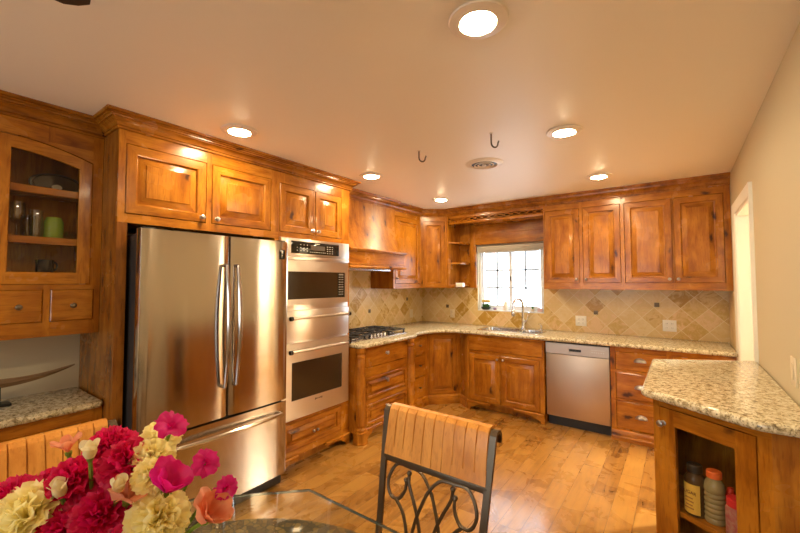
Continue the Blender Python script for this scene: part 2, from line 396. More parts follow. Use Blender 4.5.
def raised_rings(w, h, fw, t=0.022, fr=0.0, y=0.0, pr=0.0):
    """frame with a raised centre panel, front at y=0"""
    R = [(0, w, 0, h, t), (0, w, 0, h, fr + .003), (.003, w - .003, .003, h - .003, fr)]
    B = min(.036, h * .14)
    for ins, yy in ((fw - .007, fr), (fw - .002, fr + .005), (fw, fr + .017), (fw + .006, fr + .018), (fw + .006 + B, fr + .003), (fw + .008 + B, fr - pr)):
        R.append((ins, w - ins, ins, h - ins, yy))
    return R
def door(parent, x0, x1, z0, z1, name='door', fw=0.058, y=-0.004, kn=None, kmat=None, style='raised', kr=.015):
    w, h = x1 - x0, z1 - z0; m = MB()
    if style == 'raised': m.rings(raised_rings(w, h, fw), mc=0)
    elif style == 'raised_h':
        R = raised_rings(w, h, fw, pr=.007); m.rings(R, mv=1, mh=1, mc=1)
    elif style == 'slab': m.rings([(0, w, 0, h, .02), (0, w, 0, h, .004), (.004, w - .004, .004, h - .004, 0)], mv=1, mh=1, mc=1)
    elif style == 'slab_lip': m.rings([(0, w, 0, h, .02), (0, w, 0, h, .006), (.004, w - .004, .004, h - .004, .004), (.014, w - .014, .014, h - .014, .004), (.018, w - .018, .018, h - .018, 0)], mv=1, mh=1, mc=1)
    o = m.build(name, WOODS, parent, loc=(x0, y, z0))
    if kn: 
        for kx, kz in kn: knob(o, kx - x0, kz - z0, 0, kmat, kr)
    return o
def cabinet(root, w, d, z0, z1, pockets, name='body', gap=0.004, extra=None, deep=0.03):
    """carcass with face frame; pockets are (x0,x1,z0,z1[,depth])"""
    m = MB(); m.shell(0, w, 0, d, z0, z1)
    m.facegrid(0, w, z0, z1, [(p[0] - gap, p[1] + gap, p[2] - gap, p[3] + gap, p[4] if len(p) > 4 else deep) for p in pockets])
    if extra: extra(m)
    return m.build(name, WOODS, root)
def bracket_foot(root, x0, x1, left=True, h=0.105, name='bracket_foot', y=-0.012):
    """scrolled bracket foot with a moulded cap"""
    L = x1 - x0; pts = [(0, 0), (.035, 0), (.04, .018), (.055, .030), (.075, .034), (.09, .042), (.105, .056), (.13, .064), (.16, .068)]
    sc = min(1.0, L / .19); pts = [(a * sc, b) for a, b in pts] + [(L, .072), (L, h - .02), (0, h - .02)]
    if not left: pts = [(L - a, b) for a, b in pts][::-1]
    m = MB(); m.prism([(x0 + a, b) for a, b in pts], y, y + .022, 'xz', 1)
    pr = [(0, h - .028), (.006, h - .026), (.012, h - .014), (.012, h - .006), (.006, h), (0, h)]
    m.sweep(pr, [(x0, y), (x1, y)], mat=1)
    return m.build(name, WOODS, root)

# ------------------------------------------------------------------ the room
XH = 1.75                                      # far wall of the hall beyond the doorway
struct(MB().box(XL - .12, XH + .12, YR - .12, YB + .12, -0.08, 0).build('floor', FLOOR))
struct(MB().box(XL - .12, XH + .12, YR - .12, YB + .12, ZC, ZC + .08).build('ceiling', CEIL))
struct(MB().box(XL - .12, XL, YR - .12, YB + .12, 0, ZC).build('wall_left', WALL))
WX0, WX1, WZ0, WZ1 = -2.215, -1.345, 1.115, 1.955
def wall_xz(m, x0, x1, y0, y1, hole):
    hx0, hx1, hz0, hz1 = hole
    m.box(x0, hx0, y0, y1, 0, ZC); m.box(hx1, x1, y0, y1, 0, ZC); m.box(hx0, hx1, y0, y1, 0, hz0) if hz0 > 0.001 else None; m.box(hx0, hx1, y0, y1, hz1, ZC)
    return m
struct(wall_xz(MB(), XL, XH, YB, YB + .12, (WX0, WX1, WZ0, WZ1)).build('wall_back', WALL, smooth=False))
RW = (-2.6, -0.6, 0.75, 2.1)
struct(wall_xz(MB(), XL, XH, YR - .12, YR, RW).build('wall_rear', WALL, smooth=False))
DY0, DY1, DZ = 3.275, 4.10, 2.04
m = MB(); m.box(XR, XR + .12, YR, DY0, 0, ZC); m.box(XR, XR + .12, DY1, YB, 0, ZC); m.box(XR, XR + .12, DY0, DY1, DZ, ZC)
struct(m.build('wall_right', WALL, smooth=False))
struct(MB().box(XH, XH + .12, YR, YB, 0, ZC).build('wall_hall', TRIM))
# doorway: lining and moulded casing
d1 = MB(); d1.box(XR - .001, XR + .121, DY0, DY0 + .02, 0, DZ); d1.box(XR - .001, XR + .121, DY1 - .02, DY1, 0, DZ); d1.box(XR - .001, XR + .121, DY0, DY1, DZ - .02, DZ)
d1 = struct(d1.build('door_1', TRIM), 'open doorway to the hall in cream trim')
cas = [(0, 0), (.004, .003), (.010, .006), (.014, .018), (.011, .03), (.016, .055), (.02, .066), (.02, .078), (0, .078)]
m = MB()
def casing_side(ya, sgn):
    vs = []; fs = []
    n = len(cas)
    for z in (0.0, DZ + .078): vs += [(XR - o, ya + sgn * (w), z if z == 0 else DZ + w) for o, w in cas]
    for k in range(n): fs.append((k, (k + 1) % n, n + (k + 1) % n, n + k))
    m.add(vs, fs)
casing_side(DY0 + .004, -1); casing_side(DY1 - .004, 1)
vs = [(XR - o, DY0 + .004 - w, DZ + w) for o, w in cas] + [(XR - o, DY1 - .004 + w, DZ + w) for o, w in cas]; n = len(cas)
m.add(vs, [(k, (k + 1) % n, n + (k + 1) % n, n + k) for k in range(n)])
m.build('casing', TRIM, d1)
lamp = bpy.data.lights.new('hall_fill', 'AREA'); lamp.shape = 'DISK'; lamp.size = 0.3; lamp.energy = 110; lamp.color = (1, .86, .66)
lo = bpy.data.objects.new('hall_fill', lamp); C.objects.link(lo); lo.location = (1.15, 4.2, ZC - .02)  # unseen lamp, added to brighten the hall past the doorway

# kitchen window
m = MB()
for a, b, c, d in ((WX0, WX0 + .03, WZ0, WZ1), (WX1 - .03, WX1, WZ0, WZ1), (WX0 + .03, WX1 - .03, WZ0, WZ0 + .03), (WX0 + .03, WX1 - .03, WZ1 - .045, WZ1)): m.box(a, b, YB + .055, YB + .105, c, d)
win = struct(m.build('window_1', VINYL, smooth=False), 'white sliding window with gridded panes over the sink')
xm = (WX0 + WX1) / 2
for k, (a, b) in enumerate(((WX0 + .03, xm + .022), (xm - .022, WX1 - .03))):
    yy = YB + .062 + .018 * (1 - k)
    m = MB(); z0, z1 = WZ0 + .03, WZ1 - .045
    for q in ((a, a + (.024 if k == 0 else .04), z0, z1), (b - (.04 if k == 0 else .024), b, z0, z1), (a + .035, b - .035, z0, z0 + .035), (a + .035, b - .035, z1 - .035, z1)): m.box(q[0], q[1], yy, yy + .016, q[2], q[3])
    sash = m.build('sash', VINYL, win, smooth=False)
    m = MB(); xc_ = (a + b) / 2; m.box(xc_ - .011, xc_ + .011, yy + .010, yy + .014, z0 + .035, z1 - .035)
    for t in (1, 2): zz = z0 + .035 + (z1 - z0 - .07) * t / 3; m.box(a + .035, b - .035, yy + .010, yy + .014, zz - .011, zz + .011)
    m.build('muntin', MUNT, sash, smooth=False)
    m = MB(); m.box(a + .035, b - .035, yy + .006, yy + .009, z0 + .035, z1 - .035); m.build('pane', PANE, sash, smooth=False)
MB().box(xm - .006, xm + .006, YB + .052, YB + .062, 1.50, 1.56, 0, .002).build('latch', STEELD, win)
m = MB(); m.box(WX0 + .002, WX1 - .002, YB - .012, YB + .054, WZ0 - .012, WZ0 + .004, 0, .003); m.build('sill', VINYL, win)
# raised blind across the window head
bl = tag(MB().box(WX0 + .005, WX1 + .03, YB - .035, YB - .004, 1.885, 1.965, 0, .004).build('window_blind', BLIND), 'grey beige blind drawn up at the head of the window', 'blind')
m = MB()
for k in range(4): m.box(WX0 + .01, WX1 + .025, YB - .045, YB - .036, 1.880 + k * .009, 1.887 + k * .009)
m.build('slat_stack', BLIND, bl, smooth=False)
# unseen rear window, added behind the camera for fill daylight
m = MB(); x0, x1, z0, z1 = RW
for a, b, c, d in ((x0, x0 + .06, z0, z1), (x1 - .06, x1, z0, z1), (x0 + .06, x1 - .06, z0, z0 + .06), (x0 + .06, x1 - .06, z1 - .06, z1), ((x0 + x1) / 2 - .04, (x0 + x1) / 2 + .04, z0 + .06, z1 - .06)): m.box(a, b, YR - .08, YR - .03, c, d)
w2 = struct(m.build('fill_window', VINYL, smooth=False)); MB().box(x0 + .06, x1 - .06, YR - .058, YR - .052, z0 + .06, z1 - .06).build('pane', PANE, w2, smooth=False)
for nm, loc, rot, sx, sy in (('kitchen_portal', (xm, YB + .115, (WZ0 + WZ1) / 2), (-R90, 0, 0), .87, .84), ('rear_portal', ((x0 + x1) / 2, YR - .115, (z0 + z1) / 2), (R90, 0, 0), x1 - x0, z1 - z0)):
    la = bpy.data.lights.new(nm, 'AREA'); la.shape = 'RECTANGLE'; la.size = sx; la.size_y = sy; la.cycles.is_portal = True
    o = bpy.data.objects.new(nm, la); C.objects.link(o); o.location = loc; o.rotation_euler = rot

# tiled backsplash: back wall round the window, left wall behind the cooktop, short return on the right wall
m = MB(); t = .010; ZT = 1.46
m.box(XL + t, WX0, YB - t, YB, .905, ZT); m.box(WX1, XR - t, YB - t, YB, .905, ZT); m.box(WX0, WX1, YB - t, YB, .905, WZ0 - .012)
m.box(XL, XL + t, 2.612, YB, .905, 1.75); m.box(XR - t, XR, DY1 + .08, YB, .905, 1.405)
bs = struct(m.build('tile_backsplash', TILE, smooth=False), 'diagonal travertine tile backsplash')
m_ = plain('accent_metal', (0.16, 0.12, 0.07), 0.35, 0.6)
for x, z in ((-.777, 1.143), (-.203, 1.25), (-2.68, 1.145)): MB().box(x - .022, x + .022, YB - t - .003, YB - t + .001, z - .022, z + .022, 0, .002).build('accent_tile', m_, bs)
for y, z in ((3.585, 1.13), (4.39, 1.249)): MB().box(XL + t - .001, XL + t + .003, y - .022, y + .022, z - .022, z + .022, 0, .002).build('accent_tile', m_, bs)

# crown mouldings
def crown(zb=2.345, p=.08, h=None):
    h = ZC - zb; q = [(0, 0), (.14, 0), (.18, .05), (.18, .12), (.12, .17), (.20, .20), (.24, .34), (.36, .47), (.52, .54), (.52, .60), (.64, .61), (.66, .71), (.78, .76), (.78, .82), (.92, .83), (.97, .88), (1.0, .93), (1.0, 1.0), (0, 1.0)]
    return [(a * p, zb + b * h - (.0005 if b == 1 else 0)) for a, b in q]
CR = wood('alder_moulding', 'y', (0.36, 0.132, 0.011), (0.26, 0.084, 0.005), (0.13, 0.035, 0.003))
# 'out' is right of travel
struct(MB().sweep(crown(2.36), [(-2.765, .762), (XF, .762), (XF, 2.612), (-2.74, 2.612)]).build('trim_1', CR), 'crown moulding over the refrigerator and oven cabinets')
struct(MB().sweep(crown(2.35, .075), [(XU + .022, 2.612), (XU + .022, 3.56), (XU, 3.56), (XU, 4.20), (-2.485, YU), (XR - .002, YU)]).build('trim_2', CR), 'crown moulding over the hood and wall cabinets')
struct(MB().sweep(crown(2.35), [(-2.765, -.30), (-2.765, .762)]).build('trim_3', CR), 'crown moulding over the glass hutch')

# ------------------------------------------------------------------ tall refrigerator surround
T = thing('refrigerator_cabinet', 'tall knotty wood surround with two raised panel doors above the refrigerator', 'cabinet', (XF, .762, 0), R90)
w = 1.058; D = .597
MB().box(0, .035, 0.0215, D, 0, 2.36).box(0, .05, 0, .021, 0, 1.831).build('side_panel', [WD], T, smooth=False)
MB().box(1.023, w, 0, D, 0, 1.832).build('side_panel', [WV], T, smooth=False)
P = [(.038, .490, 1.887, 2.283), (.533, .985, 1.887, 2.283)]
m = MB(); m.shell(.036, w, .0005, D, 1.832, 2.36); m.facegrid(0, w, 1.832, 2.36, [(p[0] - .004, p[1] + .004, p[2] - .004, p[3] + .004, .03) for p in P]); m.box(0, .036, .0005, .021, 1.832, 2.36)
m.build('body', WOODS, T)
door(T, *P[0], kn=[(.462, 1.917)]); door(T, *P[1], kn=[(.561, 1.917)])

# refrigerator
FX = -2.36
F = thing('refrigerator', 'stainless french door refrigerator with a bottom freezer drawer', 'refrigerator', (FX, .826, 0), R90)
fw_ = .976
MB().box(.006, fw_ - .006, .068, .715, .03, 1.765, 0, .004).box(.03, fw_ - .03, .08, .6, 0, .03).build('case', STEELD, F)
MB().box(.02, fw_ - .02, .045, .07, .02, .095, 0, .003).build('base_grille', BLACK, F)
def bowed(m, x0, x1, z0, z1, t=.062, bow=.010, r=.016):
    n = 10; pts = [(x0, t)]; W_ = x1 - x0
    for k in range(n + 1):
        u = k / n; x = x0 + W_ * u; y = bow * (2 * u - 1) ** 2 * 1.0
        if u == 0: pts += [(x0, y + r), (x0 + r * .3, y + r * .3), (x0 + r, y)]
        elif u == 1: pts += [(x1 - r, y), (x1 - r * .3, y + r * .3), (x1, y + r)]
        elif r < W_ * u < W_ - r: pts.append((x, y))
    pts.append((x1, t)); return m.prism(pts, z0, z1, 'xy')
SP = .515
def arch_handle(m, p0, p1, out, r0, n=14, post=.03):
    """bowed bar between two ends, standing off along out"""
    p0, p1, out = Vector(p0), Vector(p1), Vector(out); pts = []
    for k in range(n + 1):
        u = k / n; pts.append(p0.lerp(p1, u) + out * (post + .035 * math.sin(PI * u)))
    m.tube([p0] + [p0 + out * post * .6] + pts + [p1 + out * post * .6] + [p1], [r0 * .9] * 2 + [r0 * (.8 + .35 * math.sin(PI * k / n)) for k in range(n + 1)] + [r0 * .9] * 2, 10)
    return m
dl = bowed(MB(), 0, SP - .003, .632, 1.792).build('door', STEEL, F); dr = bowed(MB(), SP + .003, fw_, .632, 1.792).build('door', STEEL, F)
arch_handle(MB(), (SP - .038, .004, .83), (SP - .038, .004, 1.60), (0, -1, 0), .013).build('handle', HANDLE, dl)
arch_handle(MB(), (SP + .038, .004, .83), (SP + .038, .004, 1.60), (0, -1, 0), .013).build('handle', HANDLE, dr)
b_ = MB().box(fw_ - .082, fw_ - .038, .000, .004, 1.66, 1.73, 0, .001).build('badge', BLKGLASS, dr)
MB().box(fw_ - .068, fw_ - .056, -.001, .001, 1.702, 1.724).build('badge_mark', BTN, b_)
fd = bowed(MB(), 0, fw_, .10, .618).build('freezer_drawer', STEEL, F)
arch_handle(MB(), (.07, .006, .545), (fw_ - .07, .006, .545), (0, -1, 0), .014).build('handle', HANDLE, fd)
for x in (.05, fw_ - .05): MB().box(x - .035, x + .035, .02, .12, 1.765, 1.802, 0, .006).build('hinge_cover', STEELD, F)

# ------------------------------------------------------------------ oven cabinet with built-in oven stack
T = thing('oven_cabinet', 'tall knotty wood cabinet housing the oven stack, doors above and drawer below', 'cabinet', (XF, 1.82, 0), R90)
w = .792
P = [(.012, .354, 1.892, 2.275), (.374, .684, 1.892, 2.275), (.06, .690, .150, .362), (.025, .715, .412, 1.835, .56)]
cabinet(T, w, D, .095, 2.36, P, extra=lambda m: m.box(.0, w, .08, D, 0, .095))
door(T, *P[0], kn=[(.332, 1.925)]); door(T, *P[1], kn=[(.396, 1.925)])
door(T, *P[2], name='drawer', fw=.045, style='raised_h', kn=[(.355, .25), (.395, .25)], kr=.012)
bracket_foot(T, .0, .20); bracket_foot(T, .50, w, False)

O = thing('built_in_oven', 'stainless oven stack with microwave, warming drawer and lower oven', 'oven', (XF - .001, 1.822, .402), R90)
ow = .752
m = MB(); m.box(.03, ow - .05, .0, .53, .015, 1.425); m.box(.003, ow, -.020, -.001, 0, 1.443, 0, .003); m.build('housing', STEEL2, O)
cp_ = MB().box(.0, ow, -.034, -.019, 1.305, 1.443, 0, .003).build('control_panel', STEEL2, O)
dsp = MB().box(.095, .62, -.037, -.033, 1.322, 1.422, 0, .001).build('control_glass', BLKGLASS, cp_)
m = MB()
for r in range(3):
    for c in range(4):
        if r == 0 and c == 0: continue
        m.box(.15 + c * .034, .157 + c * .034, -.0385, -.0365, 1.392 - r * .024, 1.398 - r * .024)
for r in range(4):
    for c in range(3): m.box(.475 + c * .028, .487 + c * .028, -.0385, -.0365, 1.393 - r * .019, 1.398 - r * .019)
for c in range(9): m.box(.285 + c * .02, .296 + c * .02, -.0385, -.0365, 1.338, 1.343)
m.box(.34, .39, -.0385, -.0365, 1.408, 1.414)
m.build('panel_lettering', BTN, dsp, smooth=False)
MB().box(.29, .45, -.0383, -.0365, 1.357, 1.397).build('display', DISP, dsp, smooth=False)
# microwave
m = MB(); z0, z1 = .905, 1.262
m.facegrid(.012, ow - .02, z0, z1, [(.060, .69, z0 + .045, z1 - .085, .006)], y=-.045); m.shell(.012, ow - .02, -.045, -.02, z0, z1)
mw = m.build('microwave_door', STEEL2, O)
MB().box(.062, .688, -.043, -.037, z0 + .047, z1 - .087).build('window', OVENGL, mw, smooth=False)
kp = MB().box(.60, .682, -.0445, -.0425, z0 + .055, z1 - .095).build('keypad', BLKGLASS, mw, smooth=False)
m = MB()
for r in range(8):
    for c in range(3): m.box(.612 + c * .021, .625 + c * .021, -.0455, -.0443, z0 + .07 + r * .022, z0 + .078 + r * .022)
m.box(.612, .668, -.0455, -.0443, z0 + .245, z0 + .258); m.build('key_print', plain('key_print', (.30, .27, .24), .4), kp, smooth=False)
# bar handle helper
def bar_handle(parent, x0, x1, z, y0, so=.055):
    m = MB(); m.tube([(x0, y0 - so, z), (x1, y0 - so, z)], .0125, 12)
    for x in (x0 + .035, x1 - .035): m.tube([(x, y0 + .002, z), (x, y0 - so, z)], .010, 10)
    h = m.build('handle', STEEL2, parent)
    for x in (x0, x1): MB().lathe([(.0165, -.012), (.0175, -.008), (.0175, .008), (.0165, .012)], 14, (x, y0 - so, z), 'x').build('end_cap', BLKGLASS, h)
    return h
wd = MB().box(.012, ow - .012, -.045, -.02, .622, .862, 0, .004).build('warming_drawer', STEEL2, O); bar_handle(wd, .055, ow - .06, .805, -.045)
m = MB(); z0, z1 = .006, .602
m.facegrid(.012, ow - .012, z0, z1, [(.105, .655, .150, .452, .006)], y=-.045); m.shell(.012, ow - .012, -.045, -.02, z0, z1)
od = m.build('oven_door', STEEL2, O); MB().box(.107, .653, -.043, -.037, .152, .45).build('window', OVENGL, od, smooth=False)
bar_handle(od, .055, ow - .06, .545, -.045)
m = MB()
for k, h in enumerate((.016, .010, .010, .010, .010, .016)): m.box(.345 + k * .014, .352 + k * .014, -.0465, -.044, .118 - h / 2, .118 + h / 2)
m.build('maker_mark', BLACK, od, smooth=False)
MB().box(.0, ow, -.036, -.019, 1.267, 1.30, 0, .004).build('vent_strip', STEEL2, O)

# ------------------------------------------------------------------ wooden range hood
T = thing('range_hood', 'flared wooden range hood with a moulded mantel above the gas cooktop', 'range hood', (-3.117, 2.616, 0), R90)
# local: x along the wall, y=0 is the wall, front is -y
m = MB(); n = 9; pr = []
for k in range(n + 1):
    u = k / n; z = 1.815 + u * (2.352 - 1.815); d = .392 + .16 * (1 - u) ** 2.0; xr = .850 + .138 * u ** .8; pr.append((d, xr, z))
vs = []; 
for d, xr, z in pr: vs += [(0.0, 0, z), (0.0, -d, z), (xr, -d, z), (xr, 0, z)]
fs = [(i * 4 + k, i * 4 + (k + 1) % 4, i * 4 + 4 + (k + 1) % 4, i * 4 + 4 + k) for i in range(n) for k in range(4)] + [(0, 1, 2, 3), tuple(n * 4 + k for k in range(4))]
m.add(vs, fs); m.build('hood_body', [WV], T)
MD = .585
m = MB(); m.box(0, .905, -MD, 0, 1.665, 1.812, 0)
m.build('mantel', [WH], T)
m = MB(); pth = [(0, -MD), (.905, -MD), (.905, -.02)]
m.sweep([(0, 1.79), (.012, 1.792), (.022, 1.805), (.024, 1.818), (.018, 1.826), (0, 1.828)], pth)
m.build('mantel_moulding', [WH], T)
m = MB(); m.sweep([(0, 1.625), (.020, 1.628), (.024, 1.640), (.012, 1.652), (.016, 1.672), (.0, 1.678)], pth); m.build('mantel_moulding', [WH], T)
MB().box(0.0, .905, -MD, 0, 1.625, 1.665, 0).build('soffit_board', [WH], T, smooth=False)
MB().box(.12, .79, -.47, -.10, 1.612, 1.626).build('filter_insert', SINKST, T, smooth=False)

# ------------------------------------------------------------------ wall cabinets
ZU0, ZU1 = 1.410, 2.352
T = thing('wall_cabinet', 'narrow single door wall cabinet between the range hood and the corner', 'cabinet', (XU, 3.61, 0), R90)
P = [(.03, .560, 1.470, 2.292)]
cabinet(T, .59, .362, ZU0, ZU1, P); door(T, *P[0], kn=[(.055, 1.535)], kmat=BRONZE, kr=.012)

T = thing('wall_cabinet', 'angled one door wall cabinet in the room corner', 'cabinet', (XU, 4.20, 0), math.atan2(YU - 4.20, 2.755 - 2.485))
cw = math.hypot(.27, YU - 4.20); a_ = math.atan2(YU - 4.20, .27)
m = MB(); m.M = Matrix.Rotation(-a_, 4, 'Z')
# carcass behind the angled face, in plan
pl = [(0, 0), (.27, YU - 4.20), (.27, YB - 4.20 - .012), (-.352, YB - 4.20 - .012), (-.352, 0)]
for z in (ZU0, ZU1): m.add([(x, y, z) for x, y in pl], [tuple(range(5))], 1)
m.add([(x, y, z) for z in (ZU0, ZU1) for x, y in pl], [(k, k + 1, 6 + k, 5 + k) for k in range(1, 4)] + [(4, 0, 5, 9)], 0)
m.M = Matrix.Identity(4); P = [(.03, cw - .03, 1.425, 2.292)]
m.facegrid(0, cw, ZU0, ZU1, [(P[0][0] - .003, P[0][1] + .003, P[0][2] - .003, P[0][3] + .003, .022)])
m.build('body', WOODS, T); door(T, *P[0], fw=.055)

T = thing('shelf_unit', 'open corner shelf unit with three small shelves beside the window', 'shelf', (-2.483, YU, 0))
d = YB - YU - .012
m = MB(); m.box(0, .018, 0, d, ZU0, ZU1, 0); m.box(.018, .262, d - .012, d, ZU0, ZU1, 0); m.box(.018, .26, .02, d - .012, ZU1 - .05, ZU1, 1)
m.build('body', WOODS, T, smooth=False)
MB().box(.178, .268, d - .040, d - .012, ZU0, ZU1 - .051, 0, .003).build('pilaster', WOODS, T)
for z in (1.445, 1.735, 2.005):
    m = MB(); pts = [(.019, d - .013), (.019, .012)] + [(.019 + .150 * math.sin(k / 10 * R90), .012 + (d - .060) * (1 - math.cos(k / 10 * R90))) for k in range(1, 11)] + [(.169, d - .013)]
    m.prism(pts, z - .011, z + .011, 'xy', 1); m.build('shelf', WOODS, T)
MB().box(.018, .10, .012, .03, ZU0, 1.434, 1).build('bottom_rail', WOODS, T, smooth=False)

tag(MB().box(-.050, .050, 0, .06, -.028, .028, 0, .004).build('glare_box', PLASTIC, loc=(-2.315, YU + .012, 1.450)), 'white box standing in for window glare at the bottom of the open shelves', 'light')  # white box stands in for window glare on the shelf wood
wa = 1.24 - .472
T = thing('wall_cabinet', 'two door wall cabinet immediately right of the window', 'cabinet', (-1.24, YU, 0), 0, 'two door wall cabinets')
P = [(.020, .372, 1.480, 2.282), (.412, .758, 1.480, 2.282)]
cabinet(T, wa, .35, ZU0, ZU1, P); door(T, *P[0], kn=[(.345, 1.515)]); door(T, *P[1], kn=[(.439, 1.515)])
T = thing('wall_cabinet', 'two door wall cabinet against the right wall, above the tall outlet plate', 'cabinet', (-.472, YU, 0), 0, 'two door wall cabinets')
P = [(.030, .418, 1.480, 2.282), (.434, .795, 1.480, 2.282)]
cabinet(T, .845, .35, ZU0, ZU1, P); door(T, *P[0], kn=[(.392, 1.515)]); door(T, *P[1], kn=[(.460, 1.515)])
T['label'] = 'two door wall cabinet set tight against the right hand wall'

# valance over the window: board, fretwork and lower panel
T = thing('window_valance', 'wooden valance with pierced fretwork bridging the cabinets over the window', 'valance', (-2.05, YU, 0))
vw = .81
MB().box(-.165, vw, .300, .320, 1.985, 2.352).box(-.165, vw, .288, .301, 1.985, 2.13, 0, .004).box(-.40, vw, .02, .288, 2.322, 2.352).box(-.165, vw, .0145, .287, 2.246, 2.260).build('panel', [WH], T, smooth=False)
x0 = -.40; MB().box(x0, vw, -.006, .014, 2.322, 2.352).build('rail', [WH], T, smooth=False); MB().box(x0, vw, -.010, .014, 2.245, 2.275, 0, .003).build('rail', [WH], T)
m = MB(); L = vw - x0; nn = 13
for ph in (0, PI):
    m.tube([(x0 + L * k / 120, .004, 2.2985 + .0185 * math.sin(2 * PI * (k / 120) * nn / 2 + ph)) for k in range(121)], .0072, 6)
for k in range(nn + 1): m.lathe([(0, -.004), (.009, -.004), (.009, .012), (0, .012)], 10, (x0 + L * k / nn, 0, 2.2985), 'y')
m.build('fretwork', [WH], T)

# ------------------------------------------------------------------ base cabinets
ZB = .874
def turned_post(parent, x, y):
    m = MB()
    m.prism([(x + r * math.cos(a), y + r * math.sin(a)) for r, a in [(.070, PI / 8 + k * PI / 4) for k in range(8)]], .012, .095, 'xy')
    m.prism([(x + r * math.cos(a), y + r * math.sin(a)) for r, a in [(.076, PI / 8 + k * PI / 4) for k in range(8)]], 0, .014, 'xy')
    m.prism([(x + r * math.cos(a), y + r * math.sin(a)) for r, a in [(.076, PI / 8 + k * PI / 4) for k in range(8)]], .095, .108, 'xy')
    m.lathe([(.048, .108), (.052, .120), (.050, .132), (.036, .140), (.034, .150), (.042, .160), (.046, .20), (.051, .30), (.053, .42), (.050, .56), (.043, .70), (.038, .76), (.036, .775), (.044, .785), (.045, .80), (.036, .812), (.040, .825), (.050, .835), (.052, .874)], 24, (x, y, 0))
    return m.build('turned_post', [WV], parent)
XC = -2.44
T = thing('base_cabinet', 'three drawer base cabinet with turned corner posts under the gas cooktop', 'cabinet', (XC, 2.616, 0), R90)
w = .915
P = [(.135, .825, .668, .842), (.150, .815, .365, .565), (.150, .815, .118, .312)]
cabinet(T, w, .675, .095, ZB, P, extra=lambda m: m.box(.05, w - .05, .10, .6, 0, .095))
door(T, *P[0], name='drawer', style='slab', kn=[(.455, .772)], kr=.019)
door(T, *P[1], name='drawer', style='raised_h', fw=.030, kn=[(.455, .50)], kr=.019)
door(T, *P[2], name='drawer', style='raised_h', fw=.030, kn=[(.455, .245)], kr=.019)
turned_post(T, .055, -.012); turned_post(T, w - .045, -.012)
bracket_foot(T, .13, .36); bracket_foot(T, .56, .79, False)

T = thing('base_cabinet', 'slim base cabinet with three stacked drawers between cooktop and corner', 'cabinet', (-2.52, 3.534, 0), R90)
w = .446
P = [(.135, .400, .625, .842), (.135, .400, .372, .610), (.135, .400, .120, .357)]
cabinet(T, w, .595, .0, ZB, P)
for p, kz in zip(P, (.735, .498, .241)): door(T, *p, name='drawer', style='slab', kn=[(.268, kz)], kmat=BRONZE, kr=.013)
base_pr = [(0, 0), (.022, 0), (.022, .062), (.016, .078), (.020, .088), (.012, .108), (0, .112)]
MB().sweep(base_pr, [(.12, 0), (w - .004, 0)]).build('plinth_moulding', [WH], T)

a_ = R90 / 2; L = .30 * math.sqrt(2)
T = thing('base_cabinet', 'angled base cabinet with one tall door in the room corner', 'cabinet', (-2.52, 3.982, 0), a_)
m = MB(); m.M = Matrix.Rotation(-a_, 4, 'Z')
pl = [(0, 0), (.30, .30), (.30, YB - 3.982 - .012), (-.587, YB - 3.982 - .012), (-.587, 0)]
for z in (0, ZB): m.add([(x, y, z) for x, y in pl], [tuple(range(5))], 1)
m.add([(x, y, z) for z in (0, ZB) for x, y in pl], [(k, k + 1, 6 + k, 5 + k) for k in range(1, 4)] + [(4, 0, 5, 9)], 0)
m.M = Matrix.Identity(4); P = [(.030, L - .055, .120, .842)]
m.facegrid(0, L, 0, ZB, [(P[0][0] - .003, P[0][1] + .003, P[0][2] - .003, P[0][3] + .003, .022)])
m.build('body', WOODS, T); door(T, *P[0], fw=.052)
MB().sweep(base_pr, [(.01, 0), (L - .01, 0)]).build('plinth_moulding', [WH], T)

T = thing('base_cabinet', 'two door base cabinet with a blank drawer front beneath the sink', 'cabinet', (-2.06, 4.15, 0), 0)
w = .885
P = [(.022, .865, .690, .846), (.025, .398, .112, .650), (.412, .835, .112, .650)]
def ang(m):
    m.add([(0, 0, .095), (-.158, .128, .095), (-.158, .128, ZB), (0, 0, ZB)], [(0, 1, 2, 3)], 0); m.add([(0, 0, .095), (-.158, .128, .095), (-.158, .62, .095), (0, .62, .095)], [(0, 1, 2, 3)], 1); m.add([(0, 0, ZB), (-.158, .128, ZB), (-.158, .62, ZB), (0, .62, ZB)], [(0, 1, 2, 3)], 1)
    m.box(.0, w, .09, .6, 0, .095, 0)
cabinet(T, w, .625, .095, ZB, P, extra=ang)
door(T, *P[0], name='drawer_front', style='slab'); door(T, *P[1], kn=[(.372, .612)], kr=.012); door(T, *P[2], kn=[(.440, .612)], kr=.012)
bracket_foot(T, 0, .27); bracket_foot(T, .56, w, False)
MB().sweep(base_pr, [(-.155, .126), (-.002, 0)]).build('plinth_moulding', [WH], T)

# dishwasher
T = thing('dishwasher', 'stainless dishwasher with a pocket handle between the sink and drawers', 'dishwasher', (-1.168, YC, 0), 0)
MB().box(.004, .602, .03, .59, .10, .862).box(.01, .596, .06, .5, 0, .10).build('tub', BLACK, T, smooth=False)
MB().box(.008, .598, .0, .03, .105, .742, 0, .004).build('door', plain('dishwasher_steel', (.56, .45, .36), .42, 1.0), T)
m = MB(); m.facegrid(.008, .598, .748, .855, [(.235, .350, .780, .808, .02)], y=-.004); m.shell(.008, .598, -.004, .03, .748, .855)
cp_ = m.build('control_panel', plain('dishwasher_panel', (.60, .50, .41), .35, 1.0), T)
MB().box(.237, .348, .006, .014, .782, .806).build('pocket_handle', BLACK, cp_, smooth=False)
for k in range(6): MB().box(.445 + k * .02, .456 + k * .02, -.0056, -.0038, .790, .797, 0, .0005).build('button', BTN, cp_)
MB().box(.44, .56, -.0045, -.0038, .815, .818).build('legend_line', BTN, cp_, smooth=False)

